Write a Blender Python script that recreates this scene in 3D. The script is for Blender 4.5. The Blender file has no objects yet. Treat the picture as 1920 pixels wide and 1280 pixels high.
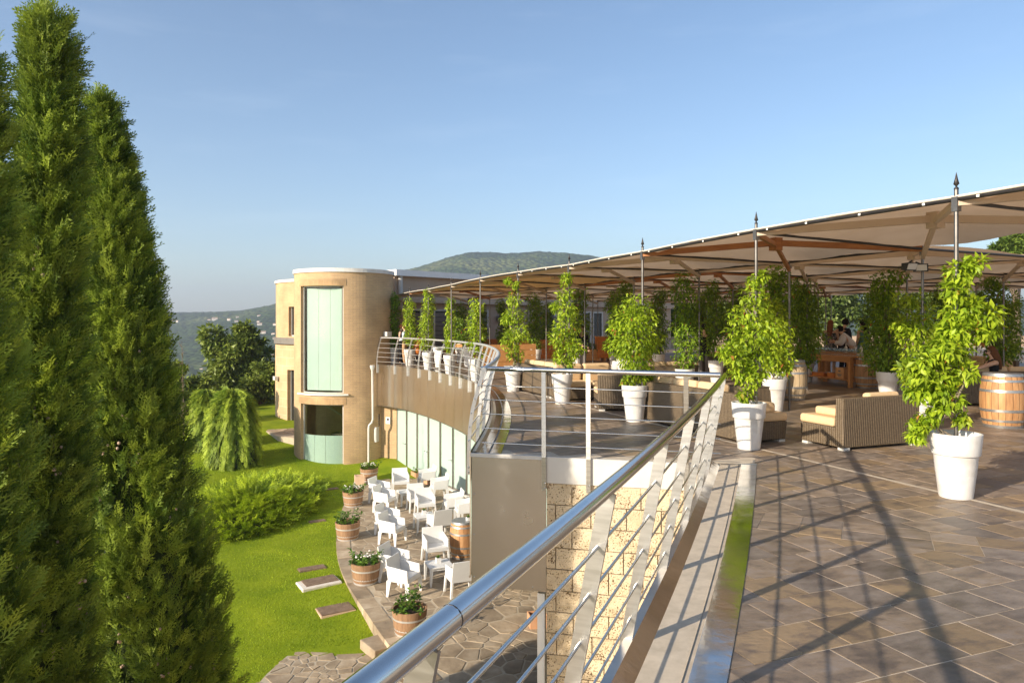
import bpy, bmesh, math, random
import numpy as np
from mathutils import Vector, Matrix
R = math.radians
PI = math.pi
random.seed(7); rng = np.random.default_rng(7)
scene = bpy.context.scene
C = scene.collection

# ---------------------------------------------------------------- camera
F = 1333.0; HZ = 604.0; CH = 1.8           # focal length in photo pixels, horizon row, eye height
cam_d = bpy.data.cameras.new('camera'); cam = bpy.data.objects.new('camera', cam_d); C.objects.link(cam)
cam_d.sensor_fit = 'HORIZONTAL'; cam_d.sensor_width = 36.0; cam_d.lens = 36.0 * F / 1920.0
cam_d.shift_y = -(640.0 - HZ) / 1920.0
cam_d.clip_start = 0.05; cam_d.clip_end = 9000
cam.location = (0, 0, CH); cam.rotation_euler = (R(90), 0, 0)
scene.camera = cam

# ---------------------------------------------------------------- sky and sun
SUN_EL = 20.5
to_x, to_y = 0.765, 0.645                   # ground direction in which shadows fall
w = bpy.data.worlds.new('World'); scene.world = w; w.use_nodes = True
nt = w.node_tree; nt.nodes.clear()
sky = nt.nodes.new('ShaderNodeTexSky'); sky.sky_type = 'NISHITA'; sky.sun_disc = False
sky.sun_elevation = R(SUN_EL); sky.sun_rotation = math.atan2(-to_x, -to_y)
sky.altitude = 200; sky.air_density = 1.0; sky.dust_density = 0.9; sky.ozone_density = 2.4
bg = nt.nodes.new('ShaderNodeBackground'); bg.inputs['Strength'].default_value = 0.098
wo = nt.nodes.new('ShaderNodeOutputWorld')
# thin, barely visible cirrus over the whole sky
wtc = nt.nodes.new('ShaderNodeTexCoord'); wmp = nt.nodes.new('ShaderNodeMapping'); wmp.inputs['Scale'].default_value = (2.2, 2.2, 16); wmp.inputs['Rotation'].default_value = (R(6), R(-5), 0)
wno = nt.nodes.new('ShaderNodeTexNoise'); wno.inputs['Scale'].default_value = 1.6; wno.inputs['Detail'].default_value = 7; wno.inputs['Roughness'].default_value = .62
wrp = nt.nodes.new('ShaderNodeMapRange'); wrp.inputs['From Min'].default_value = .52; wrp.inputs['From Max'].default_value = .82; wrp.inputs['To Max'].default_value = .055
wmx = nt.nodes.new('ShaderNodeMix'); wmx.data_type = 'RGBA'; wmx.inputs['B'].default_value = (8.2, 8.6, 9.0, 1)
nt.links.new(wtc.outputs['Generated'], wmp.inputs[0]); nt.links.new(wmp.outputs[0], wno.inputs['Vector']); nt.links.new(wno.outputs['Fac'], wrp.inputs['Value'])
nt.links.new(wrp.outputs[0], wmx.inputs['Factor']); nt.links.new(sky.outputs[0], wmx.inputs['A'])
nt.links.new(wmx.outputs['Result'], bg.inputs['Color']); nt.links.new(bg.outputs[0], wo.inputs['Surface'])
sd = bpy.data.lights.new('sun', 'SUN'); sun = bpy.data.objects.new('sun', sd); C.objects.link(sun)
sd.energy = 4.3; sd.angle = R(0.6); sd.color = (1.0, 0.885, 0.72)
ce = math.cos(R(SUN_EL)); n_ = math.hypot(to_x, to_y)
sun.rotation_euler = Vector((to_x/n_*ce, to_y/n_*ce, -math.sin(R(SUN_EL)))).to_track_quat('-Z', 'Y').to_euler()
sun.location = (-20, -20, 20)
scene.view_settings.view_transform = 'Standard'; scene.view_settings.look = 'None'
scene.view_settings.exposure = 1.06; scene.view_settings.gamma = 1.0
scene.cycles.max_bounces = 8; scene.cycles.transparent_max_bounces = 12
scene.cycles.use_denoising = True

# ---------------------------------------------------------------- helpers
def at(px, py, z=0.0):
    Y = (CH - z) * F / (py - HZ)
    return Vector(((px - 960.0) / F * Y, Y, z))
def dep(px, py, Y):
    return Vector(((px - 960.0) / F * Y, Y, CH + (HZ - py) / F * Y))

def thing(name, label, cat, loc=(0, 0, 0), rz=0.0, group=None):
    o = bpy.data.objects.new(name, None); C.objects.link(o); o.empty_display_size = .2
    o.location = loc; o.rotation_euler = (0, 0, rz); o['label'] = label; o['category'] = cat
    if group: o['group'] = group
    return o
def tag(o, label, cat, group=None):
    o['label'] = label; o['category'] = cat
    if group: o['group'] = group
    return o
def struct(o, label=None):
    o['kind'] = 'structure'
    if label: o['label'] = label
    return o
def link(name, me, parent=None, loc=None, rz=None):
    o = bpy.data.objects.new(name, me); C.objects.link(o)
    if parent is not None: o.parent = parent
    if loc is not None: o.location = loc
    if rz is not None: o.rotation_euler = (0, 0, rz)
    return o
def copy_tree(o, parent=None):
    c = o.copy(); C.objects.link(c); c.parent = parent
    for ch in kids[o.name] if o.name in kids else o.children: copy_tree(ch, c)
    return c
kids = {}
def clone(root, loc, rz=0.0, scale=None, label=None, group=None):
    c = copy_tree(root)
    c.location = loc; c.rotation_euler = (0, 0, rz)
    if scale is not None: c.scale = scale if hasattr(scale, '__len__') else (scale,)*3
    if label: c['label'] = label
    if group: c['group'] = group
    return c

class MB:
    def __init__(s): s.v = []; s.f = []; s.sm = []; s.uv = None
    def add(s, vs, fs, smooth=False):
        b = len(s.v); s.v.extend([tuple(p) for p in vs])
        for f in fs: s.f.append(tuple(i + b for i in f)); s.sm.append(smooth)
        return s
    def box(s, c, size, rz=0.0, M=None):
        x, y, z = size[0]/2, size[1]/2, size[2]/2
        vs = [Vector((i*x, j*y, k*z)) for k in (-1, 1) for j in (-1, 1) for i in (-1, 1)]
        if rz: vs = [Matrix.Rotation(rz, 3, 'Z') @ p for p in vs]
        if M is not None: vs = [M @ p for p in vs]
        c = Vector(c); vs = [p + c for p in vs]
        return s.add(vs, [(0,2,3,1),(4,5,7,6),(0,1,5,4),(2,6,7,3),(0,4,6,2),(1,3,7,5)])
    def hexa(s, b, t):       # b, t: 4 pts bottom / top, counter-clockwise from above
        vs = list(b) + list(t)
        return s.add(vs, [(3,2,1,0),(4,5,6,7),(0,1,5,4),(1,2,6,5),(2,3,7,6),(3,0,4,7)])
    def prism(s, poly, z0, z1):
        n = len(poly); vs = [(p[0], p[1], z0) for p in poly] + [(p[0], p[1], z1) for p in poly]
        fs = [tuple(range(n))[::-1], tuple(range(n, 2*n))] + [(i, (i+1) % n, n+(i+1) % n, n+i) for i in range(n)]
        return s.add(vs, fs)
    def tube(s, path, r, n=8, cap=True, smooth=True, closed=False):
        path = [Vector(p) for p in path]; m = len(path)
        rs = r if hasattr(r, '__len__') else [r]*m
        up = None; rings = []
        for i, p in enumerate(path):
            if closed: t = path[(i+1) % m] - path[i-1]
            else: t = (path[min(i+1, m-1)] - path[max(i-1, 0)])
            t.normalize()
            if up is None:
                up = Vector((0, 0, 1)) if abs(t.z) < .9 else Vector((1, 0, 0))
            sd_ = t.cross(up).normalized(); up = sd_.cross(t).normalized()
            rings.append([p + (sd_*math.cos(2*PI*k/n) + up*math.sin(2*PI*k/n))*rs[i] for k in range(n)])
        vs = [q for rg in rings for q in rg]; fs = []
        for i in range(m if closed else m-1):
            for k in range(n):
                a = i*n+k; b = i*n+(k+1) % n; c = ((i+1) % m)*n+(k+1) % n; d = ((i+1) % m)*n+k
                fs.append((a, b, c, d))
        s.add(vs, fs, smooth)
        if cap and not closed:
            s.add(rings[0], [tuple(range(n))[::-1]]); s.add(rings[-1], [tuple(range(n))])
        return s
    def lathe(s, prof, n=24, c=(0, 0, 0), smooth=True, sx=1.0, sy=1.0):
        vs = []; fs = []; m = len(prof)
        for (r, z) in prof:
            for k in range(n):
                a = 2*PI*k/n; vs.append((c[0]+r*math.cos(a)*sx, c[1]+r*math.sin(a)*sy, c[2]+z))
        for i in range(m-1):
            for k in range(n):
                fs.append((i*n+k, i*n+(k+1) % n, (i+1)*n+(k+1) % n, (i+1)*n+k))
        s.add(vs, fs, smooth)
        if prof[0][0] > 1e-4: s.add(vs[:n], [tuple(range(n))[::-1]])
        if prof[-1][0] > 1e-4: s.add(vs[-n:], [tuple(range(n))])
        return s
    def bar(s, a, b, wx, wy, side=None):       # box beam from a to b; side = direction of width wx
        a = Vector(a); b = Vector(b); t = (b-a).normalized()
        sd_ = Vector(side) if side is not None else t.cross(Vector((0, 0, 1)) if abs(t.z) < .95 else Vector((1, 0, 0)))
        sd_ = (sd_ - t*sd_.dot(t)).normalized(); up = t.cross(sd_)
        o = [(-1,-1),(1,-1),(1,1),(-1,1)]
        B = [a + sd_*i*wx/2 + up*j*wy/2 for i, j in o]; T = [b + sd_*i*wx/2 + up*j*wy/2 for i, j in o]
        return s.hexa(B, T)
    def ell(s, c, r, n=10, m=7, M=None):
        vs = []; fs = []
        for i in range(m+1):
            th = PI*i/m
            for k in range(n):
                ph = 2*PI*k/n; p = Vector((r[0]*math.sin(th)*math.cos(ph), r[1]*math.sin(th)*math.sin(ph), -r[2]*math.cos(th)))
                if M is not None: p = M @ p
                vs.append(p + Vector(c))
        for i in range(m):
            for k in range(n): fs.append((i*n+k, i*n+(k+1) % n, (i+1)*n+(k+1) % n, (i+1)*n+k))
        return s.add(vs, fs, True)
    def mesh(s, name, mat):
        me = bpy.data.meshes.new(name); me.from_pydata(s.v, [], s.f)
        if any(s.sm): me.polygons.foreach_set('use_smooth', s.sm)
        if mat is not None: me.materials.append(mat)
        me.update(); return me
    def build(s, name, mat, parent=None, loc=None, rz=None, bevel=0.0):
        o = link(name, s.mesh(name, mat), parent, loc, rz)
        if bevel:
            b = o.modifiers.new('bevel', 'BEVEL'); b.width = bevel; b.segments = 2; b.limit_method = 'ANGLE'; b.angle_limit = R(40)
        return o

def np_mesh(name, V, Fc, mat, rnd=None, smooth=False):
    """V (n,3) array, Fc (m,k) int array of equal sized faces"""
    me = bpy.data.meshes.new(name)
    V = np.asarray(V, np.float32); Fc = np.asarray(Fc, np.int32); m, k = Fc.shape
    me.vertices.add(len(V)); me.vertices.foreach_set('co', V.ravel())
    me.loops.add(m*k); me.loops.foreach_set('vertex_index', Fc.ravel())
    me.polygons.add(m); me.polygons.foreach_set('loop_start', np.arange(0, m*k, k, dtype=np.int32))
    me.polygons.foreach_set('loop_total', np.full(m, k, np.int32))
    if smooth: me.polygons.foreach_set('use_smooth', np.ones(m, bool))
    if rnd is not None:
        a = me.attributes.new('rnd', 'FLOAT', 'FACE'); a.data.foreach_set('value', np.asarray(rnd, np.float32))
    me.materials.append(mat); me.update(calc_edges=True); me.validate(); return me

def unit(a): return a / np.maximum(np.linalg.norm(a, axis=-1, keepdims=True), 1e-9)
def instance_np(T, TF, pos, ax, nrm, scale):
    """place template T (verts: x across, y along, z normal) at pos with y->ax"""
    ax = unit(ax); sdv = unit(np.cross(ax, nrm)); n2 = np.cross(sdv, ax)
    sc = np.asarray(scale, float)
    if sc.ndim == 1: sc = np.stack([sc, sc, sc], 1)
    V = (pos[:, None, :] + sdv[:, None, :]*(T[None, :, 0:1]*sc[:, None, 0:1]) + ax[:, None, :]*(T[None, :, 1:2]*sc[:, None, 1:2])
         + n2[:, None, :]*(T[None, :, 2:3]*sc[:, None, 2:3]))
    N = len(pos); Fc = (TF[None] + (np.arange(N)*len(T))[:, None, None]).reshape(-1, TF.shape[1])
    return V.reshape(-1, 3), Fc
LEAF_T = np.array([(0,0,0),(.5,.42,.10),(-.5,.42,.10),(0,.5,0),(0,1,-.22)], float)
LEAF_F = np.array([(0,1,3),(1,4,3),(0,3,2),(3,4,2)])
def leaf_mesh(name, pos, ax, nrm, length, width, mat, rnd=None):
    n = len(pos); sc = np.stack([np.broadcast_to(width, n), np.broadcast_to(length, n), np.broadcast_to(length, n)], 1)
    V, Fc = instance_np(LEAF_T, LEAF_F, pos, ax, nrm, sc)
    if rnd is None: rnd = rng.random(n)
    return np_mesh(name, V, Fc, mat, np.repeat(rnd, 4))

# ---------------------------------------------------------------- materials
MATS = {}
def nd(t, typ, **kw):
    n = t.nodes.new(typ)
    for k, v in kw.items(): setattr(n, k, v)
    return n
def material(name, c1, c2=None, rough=.6, metal=0.0, scale=6.0, detail=5.0, bump=0.0, bscale=None, spread=(.35, .65), coord='Object', c3=None,
             objrand=0.0, stretch=None, spec=.5, trans=0.0, sss=0.0, coat=0.0, bdist=.02, rvar=0.0):
    m = bpy.data.materials.new(name); m.use_nodes = True; t = m.node_tree; t.nodes.clear()
    out = nd(t, 'ShaderNodeOutputMaterial'); b = nd(t, 'ShaderNodeBsdfPrincipled'); L = t.links.new
    b.inputs['Roughness'].default_value = rough; b.inputs['Metallic'].default_value = metal
    b.inputs['Specular IOR Level'].default_value = spec; b.inputs['Coat Weight'].default_value = coat
    tc = nd(t, 'ShaderNodeTexCoord'); co = tc.outputs[coord]
    if objrand:
        oi = nd(t, 'ShaderNodeObjectInfo'); at_ = nd(t, 'ShaderNodeAttribute'); at_.attribute_name = 'rnd'
        ad = nd(t, 'ShaderNodeMath', operation='ADD'); L(oi.outputs['Random'], ad.inputs[0]); L(at_.outputs['Fac'], ad.inputs[1])
        fr = nd(t, 'ShaderNodeMath', operation='FRACT'); L(ad.outputs[0], fr.inputs[0])
        mu = nd(t, 'ShaderNodeMath', operation='MULTIPLY'); L(fr.outputs[0], mu.inputs[0]); mu.inputs[1].default_value = 53.0
        va = nd(t, 'ShaderNodeVectorMath', operation='ADD'); L(co, va.inputs[0]); L(mu.outputs[0], va.inputs[1]); co = va.outputs[0]
    if stretch:
        mp = nd(t, 'ShaderNodeMapping'); mp.inputs['Scale'].default_value = stretch; L(co, mp.inputs['Vector']); co = mp.outputs[0]
    if c2 is None: c2 = c1
    no = nd(t, 'ShaderNodeTexNoise'); no.inputs['Scale'].default_value = scale; no.inputs['Detail'].default_value = detail; no.inputs['Roughness'].default_value = .6
    L(co, no.inputs['Vector'])
    rp = nd(t, 'ShaderNodeValToRGB'); L(no.outputs['Fac'], rp.inputs['Fac'])
    e = rp.color_ramp.elements; e[0].position = spread[0]; e[0].color = (*c1, 1); e[1].position = spread[1]; e[1].color = (*c2, 1)
    if c3 is not None:
        x = e.new((spread[0]+spread[1])/2); x.color = (*c3, 1)
    col = rp.outputs['Color']
    if objrand:
        h = nd(t, 'ShaderNodeHueSaturation'); L(col, h.inputs['Color'])
        mr = nd(t, 'ShaderNodeMapRange'); L(fr.outputs[0], mr.inputs['Value']); mr.inputs['To Min'].default_value = 1-objrand; mr.inputs['To Max'].default_value = 1+objrand
        L(mr.outputs[0], h.inputs['Value']); col = h.outputs['Color']
    L(col, b.inputs['Base Color'])
    if rvar:
        mr2 = nd(t, 'ShaderNodeMapRange'); L(no.outputs['Fac'], mr2.inputs['Value']); mr2.inputs['To Min'].default_value = max(rough-rvar, .02); mr2.inputs['To Max'].default_value = rough+rvar
        L(mr2.outputs[0], b.inputs['Roughness'])
    if bump:
        n2 = nd(t, 'ShaderNodeTexNoise'); n2.inputs['Scale'].default_value = bscale or scale*4; n2.inputs['Detail'].default_value = 4; L(co, n2.inputs['Vector'])
        bp = nd(t, 'ShaderNodeBump'); bp.inputs['Strength'].default_value = bump; bp.inputs['Distance'].default_value = bdist
        L(n2.outputs['Fac'], bp.inputs['Height']); L(bp.outputs[0], b.inputs['Normal'])
    if trans:
        tr = nd(t, 'ShaderNodeBsdfTranslucent'); L(col, tr.inputs['Color']); mx = nd(t, 'ShaderNodeMixShader'); mx.inputs[0].default_value = trans
        L(b.outputs[0], mx.inputs[1]); L(tr.outputs[0], mx.inputs[2]); L(mx.outputs[0], out.inputs['Surface'])
    else: L(b.outputs[0], out.inputs['Surface'])
    MATS[name] = m; return m

def leaf_material(name, dark, light, trans=.3, rough=.45, third=None, vscale=2.0):
    m = bpy.data.materials.new(name); m.use_nodes = True; t = m.node_tree; t.nodes.clear(); L = t.links.new
    out = nd(t, 'ShaderNodeOutputMaterial'); b = nd(t, 'ShaderNodeBsdfPrincipled'); b.inputs['Roughness'].default_value = rough
    b.inputs['Specular IOR Level'].default_value = .35
    a = nd(t, 'ShaderNodeAttribute'); a.attribute_name = 'rnd'
    rp = nd(t, 'ShaderNodeValToRGB'); e = rp.color_ramp.elements
    e[0].position = .1; e[0].color = (*dark, 1); e[1].position = .9; e[1].color = (*light, 1)
    if third is not None:
        x = e.new(.986); x.color = (*light, 1); x = e.new(.995); x.color = (*third, 1)
    L(a.outputs['Fac'], rp.inputs['Fac'])
    tc = nd(t, 'ShaderNodeTexCoord'); no = nd(t, 'ShaderNodeTexNoise'); no.inputs['Scale'].default_value = vscale; no.inputs['Detail'].default_value = 2
    L(tc.outputs['Object'], no.inputs['Vector'])
    h = nd(t, 'ShaderNodeHueSaturation'); L(rp.outputs[0], h.inputs['Color'])
    mr = nd(t, 'ShaderNodeMapRange'); L(no.outputs['Fac'], mr.inputs['Value']); mr.inputs['From Min'].default_value = .3; mr.inputs['From Max'].default_value = .7
    mr.inputs['To Min'].default_value = .75; mr.inputs['To Max'].default_value = 1.25
    L(mr.outputs[0], h.inputs['Value']); L(h.outputs[0], b.inputs['Base Color'])
    tr = nd(t, 'ShaderNodeBsdfTranslucent'); L(h.outputs[0], tr.inputs['Color']); mx = nd(t, 'ShaderNodeMixShader'); mx.inputs[0].default_value = trans
    L(b.outputs[0], mx.inputs[1]); L(tr.outputs[0], mx.inputs[2]); L(mx.outputs[0], out.inputs['Surface'])
    MATS[name] = m; return m

def brick_material(name, c1, c2, mortar, bw, bh, ms=.008, rough=.85, bump=.35, coord='UV', offset=.5, noise=(.6, 1.25), nscale=1.2):
    m = bpy.data.materials.new(name); m.use_nodes = True; t = m.node_tree; t.nodes.clear(); L = t.links.new
    out = nd(t, 'ShaderNodeOutputMaterial'); b = nd(t, 'ShaderNodeBsdfPrincipled'); b.inputs['Roughness'].default_value = rough; b.inputs['Specular IOR Level'].default_value = .25
    tc = nd(t, 'ShaderNodeTexCoord'); br = nd(t, 'ShaderNodeTexBrick'); L(tc.outputs[coord], br.inputs['Vector'])
    br.inputs['Scale'].default_value = 1.0; br.inputs['Brick Width'].default_value = bw; br.inputs['Row Height'].default_value = bh
    br.inputs['Mortar Size'].default_value = ms; br.inputs['Color1'].default_value = (*c1, 1); br.inputs['Color2'].default_value = (*c2, 1); br.inputs['Mortar'].default_value = (*mortar, 1)
    br.offset = offset
    no = nd(t, 'ShaderNodeTexNoise'); no.inputs['Scale'].default_value = nscale; no.inputs['Detail'].default_value = 6; L(tc.outputs[coord], no.inputs['Vector'])
    h = nd(t, 'ShaderNodeHueSaturation'); L(br.outputs['Color'], h.inputs['Color'])
    mr = nd(t, 'ShaderNodeMapRange'); L(no.outputs['Fac'], mr.inputs['Value']); mr.inputs['From Min'].default_value = .3; mr.inputs['From Max'].default_value = .7
    mr.inputs['To Min'].default_value = noise[0]; mr.inputs['To Max'].default_value = noise[1]; L(mr.outputs[0], h.inputs['Value'])
    L(h.outputs[0], b.inputs['Base Color'])
    bp = nd(t, 'ShaderNodeBump'); bp.inputs['Strength'].default_value = bump; bp.inputs['Distance'].default_value = .01; bp.invert = True
    L(br.outputs['Fac'], bp.inputs['Height']); L(bp.outputs[0], b.inputs['Normal']); L(b.outputs[0], out.inputs['Surface'])
    MATS[name] = m; return m

def glass_material(name, tint, alpha=.35, rough=.03):
    m = bpy.data.materials.new(name); m.use_nodes = True; t = m.node_tree; t.nodes.clear(); L = t.links.new
    out = nd(t, 'ShaderNodeOutputMaterial'); tr = nd(t, 'ShaderNodeBsdfTransparent'); tr.inputs['Color'].default_value = (*tint, 1)
    gl = nd(t, 'ShaderNodeBsdfGlossy'); gl.inputs['Roughness'].default_value = rough
    lw = nd(t, 'ShaderNodeLayerWeight'); pw = nd(t, 'ShaderNodeMath', operation='POWER'); L(lw.outputs['Facing'], pw.inputs[0]); pw.inputs[1].default_value = 4.0
    fr = nd(t, 'ShaderNodeMath', operation='MULTIPLY_ADD'); L(pw.outputs[0], fr.inputs[0]); fr.inputs[1].default_value = .7; fr.inputs[2].default_value = .045
    mx = nd(t, 'ShaderNodeMixShader'); L(fr.outputs[0], mx.inputs[0]); L(tr.outputs[0], mx.inputs[1]); L(gl.outputs[0], mx.inputs[2]); L(mx.outputs[0], out.inputs['Surface'])
    MATS[name] = m; return m

def wicker_material(name, c1, c2):
    m = bpy.data.materials.new(name); m.use_nodes = True; t = m.node_tree; t.nodes.clear(); L = t.links.new
    out = nd(t, 'ShaderNodeOutputMaterial'); b = nd(t, 'ShaderNodeBsdfPrincipled'); b.inputs['Roughness'].default_value = .55
    tc = nd(t, 'ShaderNodeTexCoord'); sp = nd(t, 'ShaderNodeSeparateXYZ'); L(tc.outputs['Object'], sp.inputs[0])
    ad = nd(t, 'ShaderNodeMath', operation='ADD'); L(sp.outputs[0], ad.inputs[0]); L(sp.outputs[1], ad.inputs[1])
    cb = nd(t, 'ShaderNodeCombineXYZ'); L(ad.outputs[0], cb.inputs[0]); L(sp.outputs[2], cb.inputs[1])
    br = nd(t, 'ShaderNodeTexBrick'); L(cb.outputs[0], br.inputs['Vector']); br.inputs['Scale'].default_value = 1
    br.inputs['Brick Width'].default_value = .034; br.inputs['Row Height'].default_value = .011; br.inputs['Mortar Size'].default_value = .0022
    br.inputs['Color1'].default_value = (*c1, 1); br.inputs['Color2'].default_value = (*c2, 1); br.inputs['Mortar'].default_value = (.02, .014, .01, 1); br.inputs['Mortar Smooth'].default_value = .5
    wv = nd(t, 'ShaderNodeTexWave'); L(cb.outputs[0], wv.inputs['Vector']); wv.inputs['Scale'].default_value = 9.3; wv.bands_direction = 'X'
    mx = nd(t, 'ShaderNodeMix', data_type='RGBA', blend_type='MULTIPLY'); mx.inputs['Factor'].default_value = .65
    rp = nd(t, 'ShaderNodeValToRGB'); L(wv.outputs['Fac'], rp.inputs['Fac']); rp.color_ramp.elements[0].color = (.35, .33, .3, 1)
    L(br.outputs['Color'], mx.inputs['A']); L(rp.outputs[0], mx.inputs['B']); L(mx.outputs['Result'], b.inputs['Base Color'])
    bp = nd(t, 'ShaderNodeBump'); bp.inputs['Strength'].default_value = .6; bp.inputs['Distance'].default_value = .012; L(wv.outputs['Fac'], bp.inputs['Height'])
    L(bp.outputs[0], b.inputs['Normal']); L(b.outputs[0], out.inputs['Surface']); MATS[name] = m; return m

# steels are metals with measured-looking greys; brushed streaks come from the roughness noise
STEEL = material('stainless_tube', (.60, .585, .56), (.68, .665, .64), rough=.17, metal=1, scale=3, rvar=.05)
STEELB = material('stainless_brushed', (.43, .405, .37), (.52, .495, .46), rough=.32, metal=1, scale=4, stretch=(1, 1, 12), rvar=.06)
PANEL = material('stainless_panel', (.78, .75, .71), (.84, .81, .77), rough=.20, metal=1, scale=1.2, rvar=.05)
STEELL = material('pale_brushed_steel', (.74, .72, .69), (.80, .78, .75), rough=.42, metal=.75, scale=4)
PANEL2 = material('stainless_end_panel', (.40, .38, .345), (.47, .445, .41), rough=.25, metal=1, scale=1.1, rvar=.09, spread=(.3, .7))
GUTTER = material('stainless_gutter', (.62, .61, .59), (.40, .37, .32), rough=.13, metal=1, scale=2.6, bump=.22, bscale=2.6, bdist=.03, rvar=.12, spread=(.45, .8))
WHITEP = material('white_plastic', (.66, .65, .625), (.70, .69, .665), rough=.42, scale=3)
POTM = material('pot_plastic', (.52, .485, .43), (.69, .665, .63), rough=.38, scale=3.2, detail=8, spread=(.25, .5), bump=.03)
SOIL = material('soil', (.035, .025, .018), (.07, .05, .035), rough=.95, scale=30, bump=.8, bscale=60)
WHITESTEEL = material('white_painted_steel', (.60, .575, .53), (.50, .47, .425), rough=.5, scale=2, spread=(.3, .8))
FABRIC = material('canopy_fabric', (.47, .315, .185), (.53, .365, .225), rough=.9, scale=1.3, trans=.55, spec=.1, bump=.15, bscale=3)
FABRIC2 = material('brown_canopy_fabric', (.42, .22, .07), (.48, .26, .09), rough=.9, scale=1.3, trans=.42, spec=.1)
DARKPIPE = material('dark_pipe', (.035, .03, .028), (.06, .05, .045), rough=.45, metal=.6, scale=8)
POLEM = material('pole_metal', (.16, .145, .13), (.24, .22, .20), rough=.38, metal=.85, scale=8)
BEAMW = material('beam_cream', (.54, .415, .30), (.58, .455, .335), rough=.7, scale=4)
BEAMO = material('beam_orange_wood', (.42, .17, .045), (.30, .11, .03), rough=.55, scale=3, stretch=(1, 1, 6))
WICKER = wicker_material('wicker', (.285, .205, .120), (.19, .132, .075))
CUSH = material('cushion_fabric', (.62, .44, .25), (.68, .49, .29), rough=.92, scale=40, spec=.1, bump=.12, bscale=8)
OAK = material('barrel_oak', (.38, .185, .075), (.52, .29, .13), rough=.6, scale=5, stretch=(3, 3, .5), objrand=.18, bump=.15, c3=(.46, .235, .095))
OAKPALE = material('pale_barrel_oak', (.46, .33, .19), (.56, .43, .27), rough=.65, scale=5, stretch=(3, 3, .5), objrand=.15, bump=.15)
OAKDARK = material('weathered_barrel_oak', (.24, .135, .07), (.36, .21, .11), rough=.75, scale=7, stretch=(3, 3, .6), objrand=.1, bump=.2)
HOOP = material('galvanised_hoop', (.36, .36, .36), (.50, .49, .47), rough=.42, metal=.8, scale=14)
HOOPL = material('pale_hoop', (.52, .50, .47), (.60, .58, .55), rough=.5, metal=.5, scale=14)
ORANGE = material('orange_wood', (.62, .20, .035), (.50, .15, .025), rough=.55, scale=4, stretch=(1, 1, 4))
ORANGEL = material('light_orange_wood', (.70, .36, .14), (.62, .30, .10), rough=.55, scale=4)
TABLEW = material('honey_wood', (.55, .25, .07), (.44, .18, .045), rough=.5, scale=5, stretch=(1, 6, 6))
TERRA = material('terracotta', (.52, .26, .13), (.58, .32, .18), rough=.8, scale=6)
TERRAP = material('pale_terracotta', (.62, .42, .27), (.68, .48, .32), rough=.8, scale=6)
BRICKM = brick_material('tan_brick', (.58, .385, .205), (.515, .34, .185), (.47, .325, .195), .26, .072, ms=.010, bump=.4, noise=(.82, 1.12))
SOLDIER = brick_material('tan_soldier_brick', (.56, .36, .18), (.49, .305, .15), (.44, .30, .18), .068, .27, ms=.009, bump=.5, offset=0)
STONEB = brick_material('large_stone_courses', (.50, .345, .19), (.56, .395, .225), (.62, .47, .30), .78, .42, ms=.012, bump=.4, noise=(.85, 1.1))
PLASTER = material('beige_plaster', (.46, .345, .255), (.50, .38, .285), rough=.9, scale=1.5, bump=.1, bscale=40, spec=.2)
CAPM = material('roof_cap', (.62, .58, .53), (.72, .69, .64), rough=.7, scale=4)
WHITEPAINT = material('white_paint', (.78, .77, .74), (.82, .81, .78), rough=.55, scale=2)
BLIND = material('pale_green_blind', (.50, .575, .515), (.53, .60, .54), rough=.7, scale=1.2, trans=.1)
FROST = material('frosted_glass', (.37, .475, .42), (.41, .51, .455), rough=.35, scale=1, spec=.5)
FROSTW = material('pale_frosted_film', (.50, .60, .54), (.54, .63, .57), rough=.6, scale=1, trans=.3)
GLASS = glass_material('window_glass', (.95, .985, .965))
DARKINSIDE = material('dark_interior', (.018, .018, .016), (.03, .03, .028), rough=.2, scale=3)  # near-black colour standing in for unlit rooms behind panes and doors
INTERIOR = material('interior_wall', (.42, .40, .26), (.46, .44, .30), rough=.9, scale=2)
GREYDOOR = material('grey_louvre', (.17, .145, .125), (.20, .175, .15), rough=.6, scale=4)
FRAMEG = material('pale_frame', (.58, .55, .50), (.63, .60, .55), rough=.5, scale=4)
BLACKP = material('black_plastic', (.02, .02, .02), (.03, .03, .03), rough=.5, scale=4)
SLATE = material('slate_tile', (.148, .112, .086), (.285, .222, .175), rough=.50, scale=4.5, detail=10, bump=.45, bscale=14, bdist=.012, c3=(.250, .182, .125), objrand=.20, spec=.45, rvar=.14, stretch=(1.0, 1.8, 1))
SLATEO = material('slate_tile_ochre', (.155, .112, .080), (.285, .195, .112), rough=.52, scale=4.5, detail=10, bump=.45, bscale=14, bdist=.012, c3=(.275, .19, .11), objrand=.16, spec=.45, rvar=.14, stretch=(1.0, 1.8, 1))
SLATEG = material('slate_tile_grey', (.135, .103, .080), (.255, .202, .160), rough=.48, scale=4.5, detail=10, bump=.45, bscale=14, bdist=.012, objrand=.18, spec=.45, rvar=.14, stretch=(1.0, 1.8, 1))
GROUT = material('pale_grout', (.58, .48, .36), (.46, .38, .28), rough=.95, scale=8)
FLAG = material('flagstone', (.26, .195, .128), (.42, .335, .235), rough=.85, scale=2.2, detail=7, bump=.4, bscale=12, c3=(.34, .26, .172), objrand=.24, spec=.25)
MORTAR = material('patio_mortar', (.42, .345, .24), (.48, .40, .29), rough=.95, scale=6)
BLOCK = bpy.data.materials.new('pitted_stone_block')
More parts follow.
